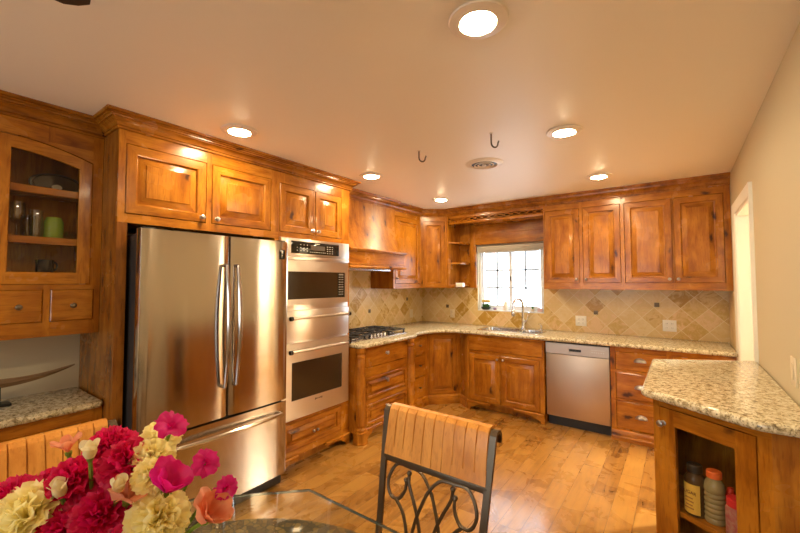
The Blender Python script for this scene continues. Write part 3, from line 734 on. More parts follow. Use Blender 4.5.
T = thing('base_cabinet', 'base cabinet with three cup pull drawers right of the dishwasher', 'cabinet', (-.562, YC, 0), 0)
w = .935
P = [(.046, .442, .660, .826), (.046, .442, .392, .630), (.046, .442, .112, .364), (.490, .90, .112, .826)]
cabinet(T, w, .605, 0, ZB, P)
for p, kz in zip(P[:3], (.758, .512, .238)):
    o = door(T, *p, name='drawer', style='slab'); cup_pull(o, .198, kz - p[2], y=0)
door(T, *P[3])
MB().sweep([(0, 0), (.03, 0), (.03, .035), (.024, .042), (.018, .048), (.018, .085), (.010, .098), (0, .10)], [(0, 0), (w - .002, 0)]).build('plinth_moulding', [WH], T)

# ------------------------------------------------------------------ countertops
def offset_poly(P, d):
    n = len(P); out = []
    for i in range(n):
        a = (Vector(P[i]) - Vector(P[i - 1])).normalized(); b = (Vector(P[(i + 1) % n]) - Vector(P[i])).normalized()
        na, nb = Vector((-a.y, a.x)), Vector((-b.y, b.x)); mt = (na + nb) / max(.2, 1 + na.dot(nb)); out.append((P[i][0] + mt.x * d, P[i][1] + mt.y * d))
    return out            # inward for a counter-clockwise outline
def slab(m, P, z0, z1, r, holes=(), top=True):
    n = len(P); prof = [(r * (1 - math.sin(a)), z0 + (r - r * math.cos(a)) if False else 0) for a in ()]
    hh = (z1 - z0) / 2; prof = [(r * (1 - math.cos(a)), (z0 + z1) / 2 + hh * math.sin(a)) for a in [(-.5 + k / 8) * PI for k in range(9)]]
    vs = []; fs = []
    for o, z in prof: vs += [(x, y, z) for x, y in offset_poly(P, o)]
    for i in range(len(prof) - 1):
        for k in range(n): fs.append((i * n + k, i * n + (k + 1) % n, (i + 1) * n + (k + 1) % n, (i + 1) * n + k))
    m.add(vs, fs)
    for o, z in (prof[0], prof[-1]):
        loops = [[Vector((x, y, 0)) for x, y in offset_poly(P, o)]] + [[Vector((x, y, 0)) for x, y in h] for h in holes]
        flat = [v for l in loops for v in l]; m.add([(v.x, v.y, z) for v in flat], [tuple(t) for t in tessellate_polygon(loops)])
    for h in holes:
        k = len(h); m.add([(x, y, z) for z in (z0, z1) for x, y in h], [(i, (i + 1) % k, k + (i + 1) % k, k + i) for i in range(k)])
    return m
def rrect(x0, x1, y0, y1, r, n=5):
    out = []
    for cx, cy, a0 in ((x1 - r, y0 + r, -R90), (x1 - r, y1 - r, 0), (x0 + r, y1 - r, R90), (x0 + r, y0 + r, PI)):
        out += [(cx + r * math.cos(a0 + R90 * k / n), cy + r * math.sin(a0 + R90 * k / n)) for k in range(n + 1)]
    return out
SK = (-2.005, -1.255, 4.262, 4.612)
Lc = [(XL + .012, 2.618), (-2.385, 2.618), (-2.362, 2.635), (-2.355, 2.68), (-2.350, 3.50), (-2.368, 3.54), (-2.41, 3.565), (-2.43, 3.62), (-2.425, 3.80), (-2.385, 3.94), (-2.30, 4.055), (-2.20, 4.105), (-2.06, 4.115), (-1.6, 4.12), (XR - .012, 4.122), (XR - .012, YB - .012), (XL + .012, YB - .012)]
ct = tag(slab(MB(), Lc, .8745, .914, .018, [rrect(SK[0] + .012, SK[1] - .012, SK[2] + .012, SK[3] - .012, .05)]).build('countertop', GRANITE, ang=50), 'speckled beige granite countertop wrapping the corner under the window', 'countertop')

# sink
T = thing('kitchen_sink', 'stainless double bowl sink set into the granite below the window', 'sink', (0, 0, .914))
m = MB(); x0, x1, y0, y1 = SK; xs = -1.52
out = rrect(x0, x1, y0, y1, .055); h1 = rrect(x0 + .028, xs - .012, y0 + .028, y1 - .028, .06); h2 = rrect(xs + .014, x1 - .028, y0 + .028, y1 - .05, .055)
loops = [[Vector((x, y, 0)) for x, y in l] for l in (out, h1, h2)]; flat = [v for l in loops for v in l]
m.add([(v.x, v.y, .005) for v in flat], [tuple(t) for t in tessellate_polygon(loops)])
k = len(out); o2 = rrect(x0 - .003, x1 + .003, y0 - .003, y1 + .003, .058)
m.add([(x, y, .005) for x, y in out] + [(x, y, .0005) for x, y in o2], [(i, (i + 1) % k, k + (i + 1) % k, k + i) for i in range(k)])
m.build('rim', SINKST, T)
for nm, h, dz in (('bowl', h1, .19), ('bowl', h2, .16)):
    m = MB(); cx = sum(p[0] for p in h) / len(h); cy = sum(p[1] for p in h) / len(h); k = len(h); R = []
    for s_, z in ((1, .005), (.985, -.01), (.96, -dz + .03), (.92, -dz + .008), (.85, -dz), (.12, -dz - .005)): R += [(cx + (x - cx) * s_, cy + (y - cy) * s_, z) for x, y in h]
    m.add(R, [(j * k + i, j * k + (i + 1) % k, (j + 1) * k + (i + 1) % k, (j + 1) * k + i) for j in range(5) for i in range(k)] + [tuple(5 * k + i for i in range(k))])
    b = m.build(nm, SINKST, T); MB().lathe([(.04, 0), (.042, .003), (.03, .004), (0, .002)], 16, (cx, cy, -dz - .004)).build('drain', CHROME, b)

# faucet
T = thing('kitchen_faucet', 'chrome gooseneck pull down faucet behind the double sink', 'faucet', (-1.565, 4.672, .914))
m = MB(); m.lathe([(.030, 0), (.030, .008), (.022, .018), (.020, .05), (.0185, .055), (.0185, .12), (.014, .135)], 18)
m.tube([(0, 0, .11), (0, 0, .29)] + [(-.05 + .05 * math.cos(a), -.028 + .028 * math.cos(a), .29 + .075 * math.sin(a)) for a in [PI * k / 12 for k in range(1, 12)]] + [(-.101, -.057, .27), (-.102, -.058, .24)], .0155, 12)
m.build('spout', CHROME, T)
MB().lathe([(.017, .0), (.021, -.01), (.024, -.07), (.021, -.09), (.012, -.094)], 14, (-.102, -.058, .245)).build('spray_head', CHROME, T)
m = MB(); m.tube([(.012, -.005, .085), (.045, -.012, .095)], .013, 12); m.tube([(.045, -.012, .095), (.060, -.018, .15), (.078, -.022, .205)], [.008, .007, .009], 10); m.build('lever', CHROME, T)
T = thing('soap_dispenser', 'small chrome soap dispenser at the right end of the sink', 'soap dispenser', (-1.345, 4.665, .914))
MB().lathe([(.018, 0), (.018, .006), (.011, .014), (.010, .045), (.013, .05), (.013, .058), (.006, .062)], 14).build('base', CHROME, T)
MB().tube([(0, 0, .055), (0, 0, .072), (-.01, -.02, .078), (-.02, -.045, .074)], .005, 8).build('nozzle', CHROME, T)

# gas cooktop
T = thing('gas_cooktop', 'stainless gas cooktop with black grates under the wooden hood', 'cooktop', (0, 0, .9145))
x0, x1, y0, y1 = -3.02, -2.50, 2.640, 3.545
m = MB(); slab(m, rrect(x0, x1, y0, y1, .03), 0, .010, .006); m.build('steel_tray', SINKST, T)
bx = [(-2.88, 2.80), (-2.65, 2.80), (-2.80, 3.09), (-2.88, 3.39), (-2.65, 3.39)]
for x, y in bx:
    b = MB().lathe([(.058, .010), (.055, .016), (.045, .020), (.0, .020)], 20, (x, y, 0)).build('burner', SINKST, T); MB().lathe([(.036, .020), (.036, .028), (.030, .031), (0, .031)], 20, (x, y, 0)).build('burner_cap', IRONB, b)
for ya, yb in ((2.655, 2.945), (2.95, 3.235), (3.24, 3.53)):
    m = MB(); xa, xb = (-2.99, -2.53) if ya != 2.95 else (-2.99, -2.62); z0, z1 = .040, .052
    for y in (ya + .008, yb - .008): m.box(xa, xb, y - .007, y + .007, z0, z1, 0, .002)
    for x in (xa + .007, (xa + xb) / 2, xb - .007): m.box(x - .007, x + .007, ya, yb, z0, z1, 0, .002)
    for q in (.28, .72): m.box(xa + (xb - xa) * q - .006, xa + (xb - xa) * q + .006, ya, yb, z0 + .001, z1 + .004, 0, .002)
    m.box(xa, xb, (ya + yb) / 2 - .006, (ya + yb) / 2 + .006, z0 + .001, z1 + .004, 0, .002)
    for x in (xa + .012, xb - .012):
        for y in (ya + .010, yb - .010): m.box(x - .007, x + .007, y - .007, y + .007, .009, z0 + .003)
    m.build('grate', IRONB, T)
for k in range(5): MB().lathe([(.019, .010), (.019, .014), (.015, .016), (.013, .036), (.010, .039), (0, .039)], 16, (-2.565, 2.985 + k * .055, 0)).build('knob', CHROME, T)

# outlets and switches
def plate(nm, label, loc, rz, w, h, kind, mat, gang=1, cat='outlet', group=None):
    T = thing(nm, label, cat, loc, rz, group)
    MB().box(-w / 2, w / 2, -.006, 0, -h / 2, h / 2, 0, .002).build('cover_plate', mat, T)
    for g in range(gang):
        x = (g - (gang - 1) / 2) * .046; 
        if kind == 'outlet':
            for s_ in (-1, 1):
                r_ = MB().lathe([(.016, 0), (.016, .002), (.014, .003)], 16, (x, -.006, s_ * .022), '-y').build('socket', mat, T)
                MB().box(x - .007, x - .005, -.0095, -.0088, s_ * .022 - .004, s_ * .022 + .006).box(x + .005, x + .007, -.0095, -.0088, s_ * .022 - .004, s_ * .022 + .006).build('slots', BLACK, r_, smooth=False)
        else: MB().box(x - .016, x + .016, -.010, -.006, -.033, .033, 0, .002).build('rocker', mat, T)
    return T
yb_ = YB - .010
plate('wall_outlet', 'double outlet plate above the dishwasher on the tile backsplash', (-.932, yb_, 1.040), 0, .116, .115, 'outlet', PLASTIC, 2)
plate('wall_outlet', 'double outlet plate near the right end of the tile backsplash', (-.100, yb_, 1.040), 0, .116, .115, 'outlet', PLASTIC, 2)
plate('wall_outlet', 'single beige outlet plate on tile left of the sink window', (-2.60, yb_, 1.045), 0, .072, .115, 'outlet', ALMOND)
plate('wall_switch', 'single beige switch plate on the cooktop wall tile near the corner', (XL + .010, 4.49, 1.04), R90, .072, .115, 'switch', ALMOND, cat='switch')
plate('wall_switch', 'light switch plate on the cream wall above the end counter', (XR, 2.27, 1.117), -R90, .085, .120, 'switch', ALMOND, cat='switch')
# on the right wall the sill of things in the window

# ------------------------------------------------------------------ glass hutch on the left wall
HY0 = -.148; w = .762 - HY0 - .002
def glass_door(parent, x0, x1, z0, z1, st=.060, arch=0.0, arch_side=0, rb=.06, rt=.06, mats=None, y=-.004, glm=None):
    """framed glass door; arch lowers the top rail toward one side (0 none, 1 falls to the right, -1 to the left)"""
    W_, H_ = x1 - x0, z1 - z0; m = MB(); n = 10
    def top(u): return (arch * (u if arch_side > 0 else 1 - u) ** 2.1) if arch_side else 0.0
    xs = [W_ * k / n for k in range(n + 1)]
    zo = [H_ - top(x / W_) for x in xs]
    # stiles
    gx0, gx1 = st, W_ - st
    gi = lambda x: H_ - rt - top(x / W_) * 1.0
    zt = lambda x: H_ - top(x / W_)
    m.prism([(0, 0), (st, 0), (st, zt(st)), (0, zt(0))], 0, .022, 'xz', 0); m.prism([(W_ - st, 0), (W_, 0), (W_, zt(W_)), (W_ - st, zt(W_ - st))], 0, .022, 'xz', 0)
    m.prism([(st, 0), (W_ - st, 0), (W_ - st, rb), (st, rb)], 0, .022, 'xz', 1)
    xx = [gx0 + (gx1 - gx0) * k / n for k in range(n + 1)]
    m.prism([(x, gi(x)) for x in xx] + [(x, zt(x)) for x in xx[::-1]], 0, .022, 'xz', 1)
    # small bead inside the opening
    m.tube([(gx0, .004, rb), (gx1, .004, rb)], .004, 6, 1); m.tube([(gx0, .004, rb), (gx0, .004, gi(gx0))], .004, 6, 0); m.tube([(gx1, .004, rb), (gx1, .004, gi(gx1))], .004, 6, 0); m.tube([(x, .004, gi(x)) for x in xx], .004, 6, 1)
    d = m.build('glass_door', mats or WOODS, parent, loc=(x0, y, z0), smooth=False)
    m = MB(); m.prism([(gx0 - .005, rb - .005), (gx1 + .005, rb - .005)] + [(x, gi(x) + .005) for x in xx[::-1]], .010, .013, 'xz'); m.build('glass_pane', glm or CABGL, d, smooth=False)
    return d
T = thing('hutch_cabinet', 'wall hutch with arched glass doors and small drawers left of the refrigerator', 'cabinet', (-2.765, HY0, 0), R90)
mid = .307 - HY0; dz0, dz1 = 1.482, 2.262
P = [(mid - .405, mid - .003, dz0, dz1, .32), (mid + .003, mid + .405, dz0, dz1, .32)]
dr = [(.544, .729), (.324, .510), (.104, .290), (-.116, .070)]
PD = [(a - HY0, b - HY0, 1.281, 1.452, .025) for a, b in dr]
m = MB(); m.shell(0, w, 0, .353, 1.200, 2.36)
m.facegrid(0, w, 1.200, 2.36, [P[0], P[1]] + [(p[0] - .003, p[1] + .003, p[2] - .003, p[3] + .003, p[4]) for p in PD])
m.build('body', WOODS, T)
# spandrels that follow the arch
for sgn in (-1, 1):
    m = MB(); n = 10; xs = [k / n for k in range(n + 1)]; x0 = mid; Wd = .405
    lo = [(mid + sgn * (.003 + (Wd - .003) * u), dz1 - .075 * u ** 2.1 + .003) for u in xs]
    m.prism(lo + [(mid + sgn * Wd, dz1 + .002), (mid, dz1 + .002)], 0, .02, 'xz', 1); m.build('spandrel', WOODS, T, smooth=False)
glass_door(T, P[0][0] + .003, P[0][1] - .001, dz0 + .003, dz1 - .003, .062, .075, -1); gd = glass_door(T, P[1][0] + .001, P[1][1] - .003, dz0 + .003, dz1 - .003, .056, .075, 1)
for z in (1.548, 1.742, 2.015): MB().box(mid - .404, mid + .404, .045, .318, z - .022, z, 1).box(mid - .404, mid + .404, .030, .045, z - .040, z, 1, .003).build('shelf', WOODS, T, smooth=False)
for p in PD: door(T, *p[:4], name='drawer', style='slab', kn=[((p[0] + p[1]) / 2, 1.364)], kmat=BRONZE, kr=.015)

hx = lambda x, y: (x, y)
def glassware(nm, label, x, y, z, prof, mat, group=None, cat='glass', n=20):
    return tag(MB().lathe(prof, n, cap=False).build(nm, mat, loc=(x, y, z)), label, cat, group)
tall = [(0, 0), (.030, 0), (.032, .004), (.034, .13), (.033, .134), (.031, .13), (.029, .008), (0, .006)]
goblet = [(0, 0), (.033, 0), (.034, .003), (.006, .010), (.005, .065), (.020, .080), (.036, .105), (.038, .145), (.034, .190), (.032, .19), (.036, .145), (.034, .107), (0, .082)]
zs = 1.7425
glassware('glass_goblet', 'tall clear goblet at the left of the hutch middle shelf', -2.90, .420, zs, goblet, DRINK)
glassware('drinking_glass', 'clear straight tumbler behind the goblet in the hutch', -2.985, .478, zs, tall, DRINK)
glassware('drinking_glass', 'clear tumbler just left of the green jar in the hutch', -2.89, .495, zs, [(r * .95, h * 1.15) for r, h in tall], DRINK)
J_ = tag(MB().lathe([(0, 0), (.040, 0), (.043, .006), (.043, .095), (.036, .112), (.034, .120), (.031, .120), (.031, .112), (.038, .094), (.038, .010), (0, .008)], 24, cap=False).build('green_jar', plain('green_ceramic', (.22, .36, .04), .2), loc=(-2.885, .570, zs)), 'small green glazed jar on the hutch middle shelf', 'jar')
B_ = tag(MB().lathe([(0, 0), (.035, 0), (.060, .030), (.066, .045), (.063, .045), (.056, .030), (0, .006)], 24, cap=False).build('glass_bowl', DRINK, loc=(-2.91, .668, zs)), 'low clear bowl right of the green jar in the hutch', 'bowl')
# tray leaning on the top shelf, with its white oval label
T2 = thing('serving_tray', 'dark oval tray with a white oval label on the hutch top shelf', 'tray', (-3.00, .600, 2.0155), R90)
m = MB(); n = 32; vs = []
for o, y in ((1, .0), (1, -.010), (.90, -.012), (.84, -.004)): vs += [(.125 * o * math.cos(2 * PI * k / n), y, .062 + .062 * o * math.sin(2 * PI * k / n)) for k in range(n)]
m.add(vs, [(j * n + k, j * n + (k + 1) % n, (j + 1) * n + (k + 1) % n, (j + 1) * n + k) for j in range(3) for k in range(n)] + [tuple(range(n)), tuple(3 * n + k for k in range(n))])
m.build('tray', plain('dark_tray', (.05, .025, .012), .3), T2)
MB().prism([(.0 + .024 * math.cos(2 * PI * k / 20), .045 + .016 * math.sin(2 * PI * k / 20)) for k in range(20)], -.008, -.004, 'xz').build('label', PLASTIC, T2, smooth=False)
T2 = thing('mug', 'dark glazed mug at the bottom of the glass hutch', 'mug', (-2.90, .540, 1.5485), .3)
DG = plain('dark_glaze', (.02, .018, .022), .12)
MB().lathe([(0, 0), (.036, 0), (.039, .005), (.040, .072), (.037, .072), (.036, .008), (0, .007)], 24, cap=False).build('cup', DG, T2); MB().tube([(.038 * 0 + .0, .038 + .022 * math.sin(a), .038 - .024 * math.cos(a)) for a in [PI * k / 10 for k in range(11)]], .005, 8).build('handle', DG, T2)

T = thing('hutch_base_cabinet', 'low wooden cabinet under the hutch countertop left of the refrigerator', 'cabinet', (-2.665, HY0, 0), R90)
P = [(.03, .44, .10, .72), (.455, .86, .10, .72)]
cabinet(T, w, .452, 0, .792, P)
for p, kx in zip(P, (.41, .485)): door(T, *p, kn=[(kx, .66)])
tag(slab(MB(), [(XL + .004, HY0), (-2.625, HY0), (-2.625, .745), (-2.64, .757), (XL + .004, .757)], .7925, .832, .016).build('hutch_countertop', mk_granite('hutch_granite'), ang=50), 'granite countertop below the glass hutch at the left', 'countertop')  # same granite colours as the main countertop
HORN = wood('carved_wood', 'x', (.22, .13, .06), (.15, .08, .03), (.07, .035, .012), knots=False, rough=.45)
T = thing('carved_blade', 'long tapering carved wooden blade propped on the hutch counter', 'ornament', (-2.95, .30, .8325), R90)
n = 16; m = MB(); vs = []
for k in range(n + 1):
    u = k / n; x = .06 + .34 * u; zc = .118 + .03 * u + .020 * u * u - .012 * math.sin(PI * u); hh = .022 * (1 - u) ** .75 + .004; tt = .009 * (1 - u) + .003
    vs += [(x, -tt, zc), (x, 0, zc + hh), (x, tt, zc), (x, 0, zc - hh)]
m.add(vs, [(j * 4 + k, j * 4 + (k + 1) % 4, j * 4 + 4 + (k + 1) % 4, j * 4 + 4 + k) for j in range(n) for k in range(4)] + [(0, 1, 2, 3), tuple(n * 4 + k for k in range(4))]); m.build('blade', HORN, T)
m = MB(); m.tube([(-.05, 0, .105), (.0, 0, .115), (.07, 0, .121)], [.016, .015, .013], 12); m.build('grip', HORN, T)
m = MB(); m.box(.03, .13, -.045, .045, 0, .014, 0, .004); m.box(.07, .092, -.010, .010, .012, .10, 0, .003); m.build('stand', BLACK, T)

# ------------------------------------------------------------------ things on the window sill
zs = WZ0 + .0045; ys = YB + .022
T = thing('succulent_planter', 'dark dish of green succulents on the sill, left corner', 'plant', (-2.110, ys, zs))
MB().lathe([(0, 0), (.045, 0), (.062, .022), (.064, .034), (.058, .034), (.055, .024), (0, .02)], 24, cap=False).build('dish', plain('dark_dish', (.03, .05, .03), .3), T)
random.seed(3); m = MB()
for k in range(26):
    a = random.uniform(0, 2 * PI); r_ = random.uniform(.0, .045); px, py = r_ * math.cos(a), r_ * math.sin(a) * .5; L = random.uniform(.045, .066)
    m.lathe([(.003, 0), (.011, L * .4), (.008, L * .8), (.001, L)], 7, (px, py, .022))
m.build('leaves', LEAF, T)
tag(MB().box(-.060, .060, -.022, .018, 0, .045, 0, .014).build('sponge', plain('tan_sponge', (.62, .45, .16), .8), loc=(-2.105, ys + .002, zs + .088)), 'tan sponge lying on top of the green succulent dish', 'sponge')
tag(MB().lathe([(0, 0), (.018, 0), (.022, .012), (.017, .028), (.006, .034), (0, .035)], 14).build('purple_stone', plain('purple_stone', (.22, .14, .22), .5), loc=(-1.985, ys, zs)), 'small purplish stone right of the succulent dish on the sill', 'stone')
T = thing('bud_vase', 'white bud vase with blue sprigs in the middle of the sill', 'vase', (-1.835, ys, zs))
MB().lathe([(0, 0), (.030, 0), (.034, .03), (.030, .08), (.022, .11), (.026, .118), (.023, .118), (.018, .108), (.0, .10)], 20, cap=False).build('vase', PLASTIC, T)
m = MB(); m2 = MB()
for k in range(7):
    a = k * 2.4; tip = (.030 * math.cos(a), .012 * math.sin(a), .150 + .012 * (k % 3)); m.tube([(0, 0, .10), (tip[0] * .5, tip[1] * .5, .13), tip], .0018, 5); m2.lathe([(.001, -.008), (.008, -.003), (.008, .004), (.001, .010)], 7, tip)
m.build('stems', LEAF, T); m2.build('flowers', plain('blue_petal', (.05, .20, .55), .5), T)
T = thing('seedling_pot', 'tiny pot with a green sprig near the right end of sill', 'plant', (-1.490, ys, zs))
MB().lathe([(0, 0), (.018, 0), (.022, .03), (.019, .03), (.017, .02), (0, .02)], 16, cap=False).build('pot', ALMOND, T)
m = MB()
for k in range(8):
    a = k * 2.4; q = (.020 * math.cos(a), .012 * math.sin(a), .065 + .008 * (k % 4)); m.tube([(0, 0, .02), (q[0] * .4, q[1] * .4, .05), q], [.002, .005, .001], 5)
m.build('leaves', LEAF, T)
tag(MB().box(-.030, .030, -.020, .020, 0, .042, 0, .006).build('soap_bar', plain('pink_soap', (.66, .46, .46), .5), loc=(-1.40, ys, zs)), 'pinkish soap block at the right end of the window sill', 'soap')

# ------------------------------------------------------------------ angled end cabinet by the right wall
HC = .962
Pc = [(-.116, 2.140), (.247, 1.888), (XR - .002, 1.888), (XR - .002, 3.20), (-.116, 2.90)]
fd_ = Vector((Pc[1][0] - Pc[0][0], Pc[1][1] - Pc[0][1])); FL = fd_.length; fa = math.atan2(fd_.y, fd_.x)
T = thing('end_cabinet', 'angled end cabinet with a glass door and granite top by the right wall', 'cabinet', (Pc[0][0], Pc[0][1], 0), fa)
Rm = Matrix.Rotation(-fa, 4, 'Z') @ Matrix.Translation((-Pc[0][0], -Pc[0][1], 0))
m = MB(); m.M = Rm
def wallseg(m, p, q, z0, z1, t=.018, mat=0):
    p, q = Vector(p), Vector(q); d = (q - p).normalized(); nn = Vector((-d.y, d.x)) * t
    pts = [p, q, q + nn, p + nn]; m.prism([(v.x, v.y) for v in pts], z0, z1, 'xy', mat)
wallseg(m, Pc[4], Pc[0], 0, HC); wallseg(m, Pc[1], Pc[2], 0, HC); wallseg(m, Pc[3], Pc[4], 0, HC); wallseg(m, (Pc[2][0], Pc[2][1] + .0185), (Pc[3][0], Pc[3][1] - .03), 0, HC)
wallseg(m, (XR - .021, 2.26), (-.097, 2.56), .075, HC, .012)
inn = [(x, y) for x, y in offset_poly(Pc, .019)]
m.prism(inn, .06, .075, 'xy', 1)
m.M = Matrix.Identity(4); gp = (.030, .396, .072, .925)
m.facegrid(0, FL, 0, HC, [(gp[0] - .003, gp[1] + .003, gp[2] - .003, gp[3] + .003, .019)])
# open the back of the pocket: drop the pocket floor face so the inside shows through the glass
keep = [i for i, f in enumerate(m.f) if not (len(f) == 4 and all(abs(m.v[k][1] - .019) < 1e-6 and gp[0] - .004 <= m.v[k][0] <= gp[1] + .004 for k in f))]
m.f = [m.f[i] for i in keep]; m.m = [m.m[i] for i in keep]
m.build('body', WOODS, T, smooth=False)
m = MB(); m.M = Rm; m.prism(offset_poly(Pc, .020), .468, .488, 'xy', 1); m.build('shelf', WOODS, T, smooth=False)
gd = glass_door(T, gp[0], gp[1], gp[2], gp[3], .066, rb=.075, rt=.068)
knob(gd, .020, .856 - gp[2], 0, PEWTER, .015)
tag(slab(MB(), [(-.160, 2.110), (-.148, 2.088), (.190, 1.855), (.215, 1.846), (XR - .001, 1.846), (XR - .001, 3.245), (-.148, 2.945), (-.160, 2.93)], .9625, 1.001, .017).build('end_countertop', GRANITE, ang=50), 'granite top with clipped corners on the end cabinet', 'countertop')
zs = .4885
def on_shelf(u, v, z=zs): pass
T = thing('sugar_jar', 'brown jar with a yellow SUGAR label behind the glass door', 'jar', (.030, 2.120, zs), fa)
BR = plain('brown_glass', (.055, .028, .012), .12)
MB().lathe([(0, 0), (.036, 0), (.039, .006), (.039, .145), (.033, .165), (.023, .175), (.023, .182)], 24).build('jar', BR, T); MB().lathe([(.028, .180), (.028, .208), (.025, .212), (0, .212)], 20).build('lid', BLACK, T)
m = MB(); n = 14; r_ = .0396; aa = [-PI / 2 + (k / n - .5) * 2.0 for k in range(n + 1)]
m.add([(r_ * math.cos(a), r_ * math.sin(a), z) for z in (.012, .135) for a in aa], [(k, k + 1, n + 2 + k, n + 1 + k) for k in range(n)]); lb = m.build('label', plain('yellow_label', (.72, .48, .08), .5), T)
text('lettering', 'SUGAR', .019, (0, -.0404, .100), (R90, 0, 0), plain('label_ink', (.16, .05, .02), .5), lb)
m = MB()
for z, ww in ((.075, .018), (.060, .022), (.045, .016), (.032, .022)): m.box(-ww * .8, ww * .8, -.0410, -.0380, z, z + .004)
m.build('fine_print', plain('label_ink_light', (.35, .16, .04), .5), lb, smooth=False)
T = thing('ribbed_bottle', 'clear ribbed bottle with an orange cap behind the glass door', 'bottle', (.094, 2.100, zs))
pr = [(0, 0), (.034, 0), (.037, .006)]
for k in range(6): pr += [(.037, .015 + k * .020), (.033, .022 + k * .020), (.037, .029 + k * .020)]
pr += [(.037, .140), (.033, .162), (.023, .180), (.022, .188)]
MB().lathe(pr, 24).build('bottle', plain('oil_plastic', (.30, .25, .12), .1), T); MB().lathe([(.027, .182), (.027, .206), (.025, .209), (0, .209)], 20).build('cap', plain('orange_cap', (.85, .16, .03), .4), T)
T = thing('sauce_bottle', 'slim red bottle wedged right of the ribbed bottle on the shelf', 'bottle', (.147, 2.112, zs))
MB().lathe([(0, 0), (.022, 0), (.024, .005), (.024, .10), (.014, .13), (.010, .15), (0, .15)], 20).build('bottle', plain('red_bottle', (.55, .03, .012), .25), T)
T = thing('candy_jar', 'jar of pink sweets with a red lid on cabinet shelf', 'jar', (.160, 2.030, zs))
MB().lathe([(0, 0), (.036, 0), (.038, .005), (.038, .105), (.032, .115), (0, .116)], 24).build('jar', mk_petal('pink_sweets', (.70, .20, .22), (.75, .45, .35)), T); MB().lathe([(.032, .115), (.034, .117), (.034, .145), (.030, .148), (0, .148)], 20).build('lid', plain('red_lid', (.65, .02, .03), .35), T)
T = thing('paper_bag', 'crumpled tan paper bag behind the bottles on the shelf', 'bag', (.215, 2.190, zs), -.5)
m = MB(); random.seed(5); n = 12; vs = []
for j, (z, s_) in enumerate(((0, 1), (.06, 1.05), (.12, 1.0), (.17, .9), (.205, 1.0), (.215, 1.0))):
    for k in range(n):
        a = 2 * PI * k / n; e = .85 + random.uniform(-.12, .12); vs.append((.055 * s_ * e * math.cos(a), .035 * s_ * e * math.sin(a) * (1 if z < .17 else .5), z + random.uniform(-.006, .006) * (j > 0)))
m.add(vs, [(j * n + k, j * n + (k + 1) % n, (j + 1) * n + (k + 1) % n, (j + 1) * n + k) for j in range(5) for k in range(n)] + [tuple(range(n))[::-1], tuple(5 * n + k for k in range(n))]); m.build('sack', plain('tan_paper', (.45, .26, .07), .7), T)

# ------------------------------------------------------------------ ceiling fittings
RING = plain('light_trim', (.88, .79, .68), .4)
def ceiling_light(x, y, label):
    T = thing('ceiling_light', label, 'light', (x, y, ZC), 0, 'recessed ceiling lights')
    MB().lathe([(.058, -.001), (.104, -.001), (.108, -.004), (.104, -.009), (.080, -.014), (.068, -.016), (.063, -.012), (.062, -.001)], 36, cap=False).build('trim_ring', RING, T)
    MB().lathe([(.0635, -.002), (.062, -.012), (.046, -.020), (.024, -.023), (0, -.024)], 32, cap=False).build('lens', LENS, T)
    return T
l0 = ceiling_light(-.57, 1.255, 'recessed round ceiling light, the largest and nearest one at the top')
for x, y, lb in ((-2.21, 1.30, 'recessed ceiling light above the refrigerator'), (-.57, 2.53, 'recessed ceiling light to the right of the round vent'), (-2.21, 2.57, 'recessed ceiling light beside the range hood'), (-.57, 3.80, 'recessed ceiling light above the dishwasher near the right cabinets'), (-2.20, 3.79, 'recessed ceiling light in the far corner, smallest one'), (-.57, -.02, 'added fill light behind the camera, nearest the dining table'), (-.57, -1.3, 'added fill light in the unseen dining area'), (-.57, -2.5, 'added fill light by the unseen rear wall')):  # last three are unseen, added to brighten ceiling and table
    c = copy_tree(l0); c.location = (x, y, ZC); c['label'] = lb
T = thing('ceiling_vent', 'round cream ceiling vent with concentric rings', 'vent', (-1.254, 2.85, ZC))
MB().lathe([(.085, -.001), (.150, -.001), (.150, -.004), (.125, -.012), (.105, -.016), (.100, -.006)], 40, cap=False).build('flange', RING, T)
MB().lathe([(0, -.0015), (.104, -.0015), (.104, -.004), (0, -.004)], 40).build('throat', BLACK, T)
for r_ in (.072, .044): MB().lathe([(r_, -.008), (r_ + .009, -.016), (r_ + .006, -.020), (r_ - .003, -.012)], 36, cap=False).build('ring', RING, T)
MB().lathe([(0, -.008), (.016, -.010), (.018, -.020), (0, -.022)], 20, cap=False).build('hub', RING, T)
def hook(x, y, L, label, rz):
    T = thing('ceiling_hook', label, 'hook', (x, y, ZC), rz)
    MB().lathe([(.012, 0), (.012, -.003), (.006, -.006), (0, -.006)], 14).build('base', plain('hook_base', (.72, .64, .52), .5), T)
    MB().tube([(0, 0, 0), (0, 0, -L)] + [(.024 - .024 * math.cos(a), 0, -L - .024 * math.sin(a) * 1.2) for a in [PI * k / 10 for k in range(1, 11)]] + [(.054, 0, -L + .016)], .0052, 8).build('hook', IRON, T)
hook(-1.510, 2.285, .050, 'small black metal ceiling hook nearer the oven cabinets', .9)
hook(-.955, 2.285, .062, 'black metal ceiling hook above the round vent', .9)
# ceiling fan over the dining table (only a blade tip shows)
T = thing('ceiling_fan', 'dark ceiling fan with one blade tip showing at the top edge', 'fan', (-.72, -.26, ZC))
MB().lathe([(.07, 0), (.07, -.03), (.02, -.05), (.02, -.12), (.09, -.15), (.11, -.20), (.09, -.27), (.04, -.30), (0, -.30)], 24).build('motor', IRON, T)
FB = plain('fan_blade', (.05, .03, .02), .4)
for k in range(5):
    a = math.atan2(.51, -.41) + 2 * PI * k / 5
    m = MB(); n = 8; out = [(.16, -.045), (.30, -.062), (.55, -.070), (.62, -.060), (.655, -.030), (.66, 0), (.655, .030), (.62, .060), (.55, .070), (.30, .062), (.16, .045)]
    m.prism(out, -.2975, -.2905, 'xy'); m.build('blade', FB, T, rot=(0, 0, a), smooth=False)

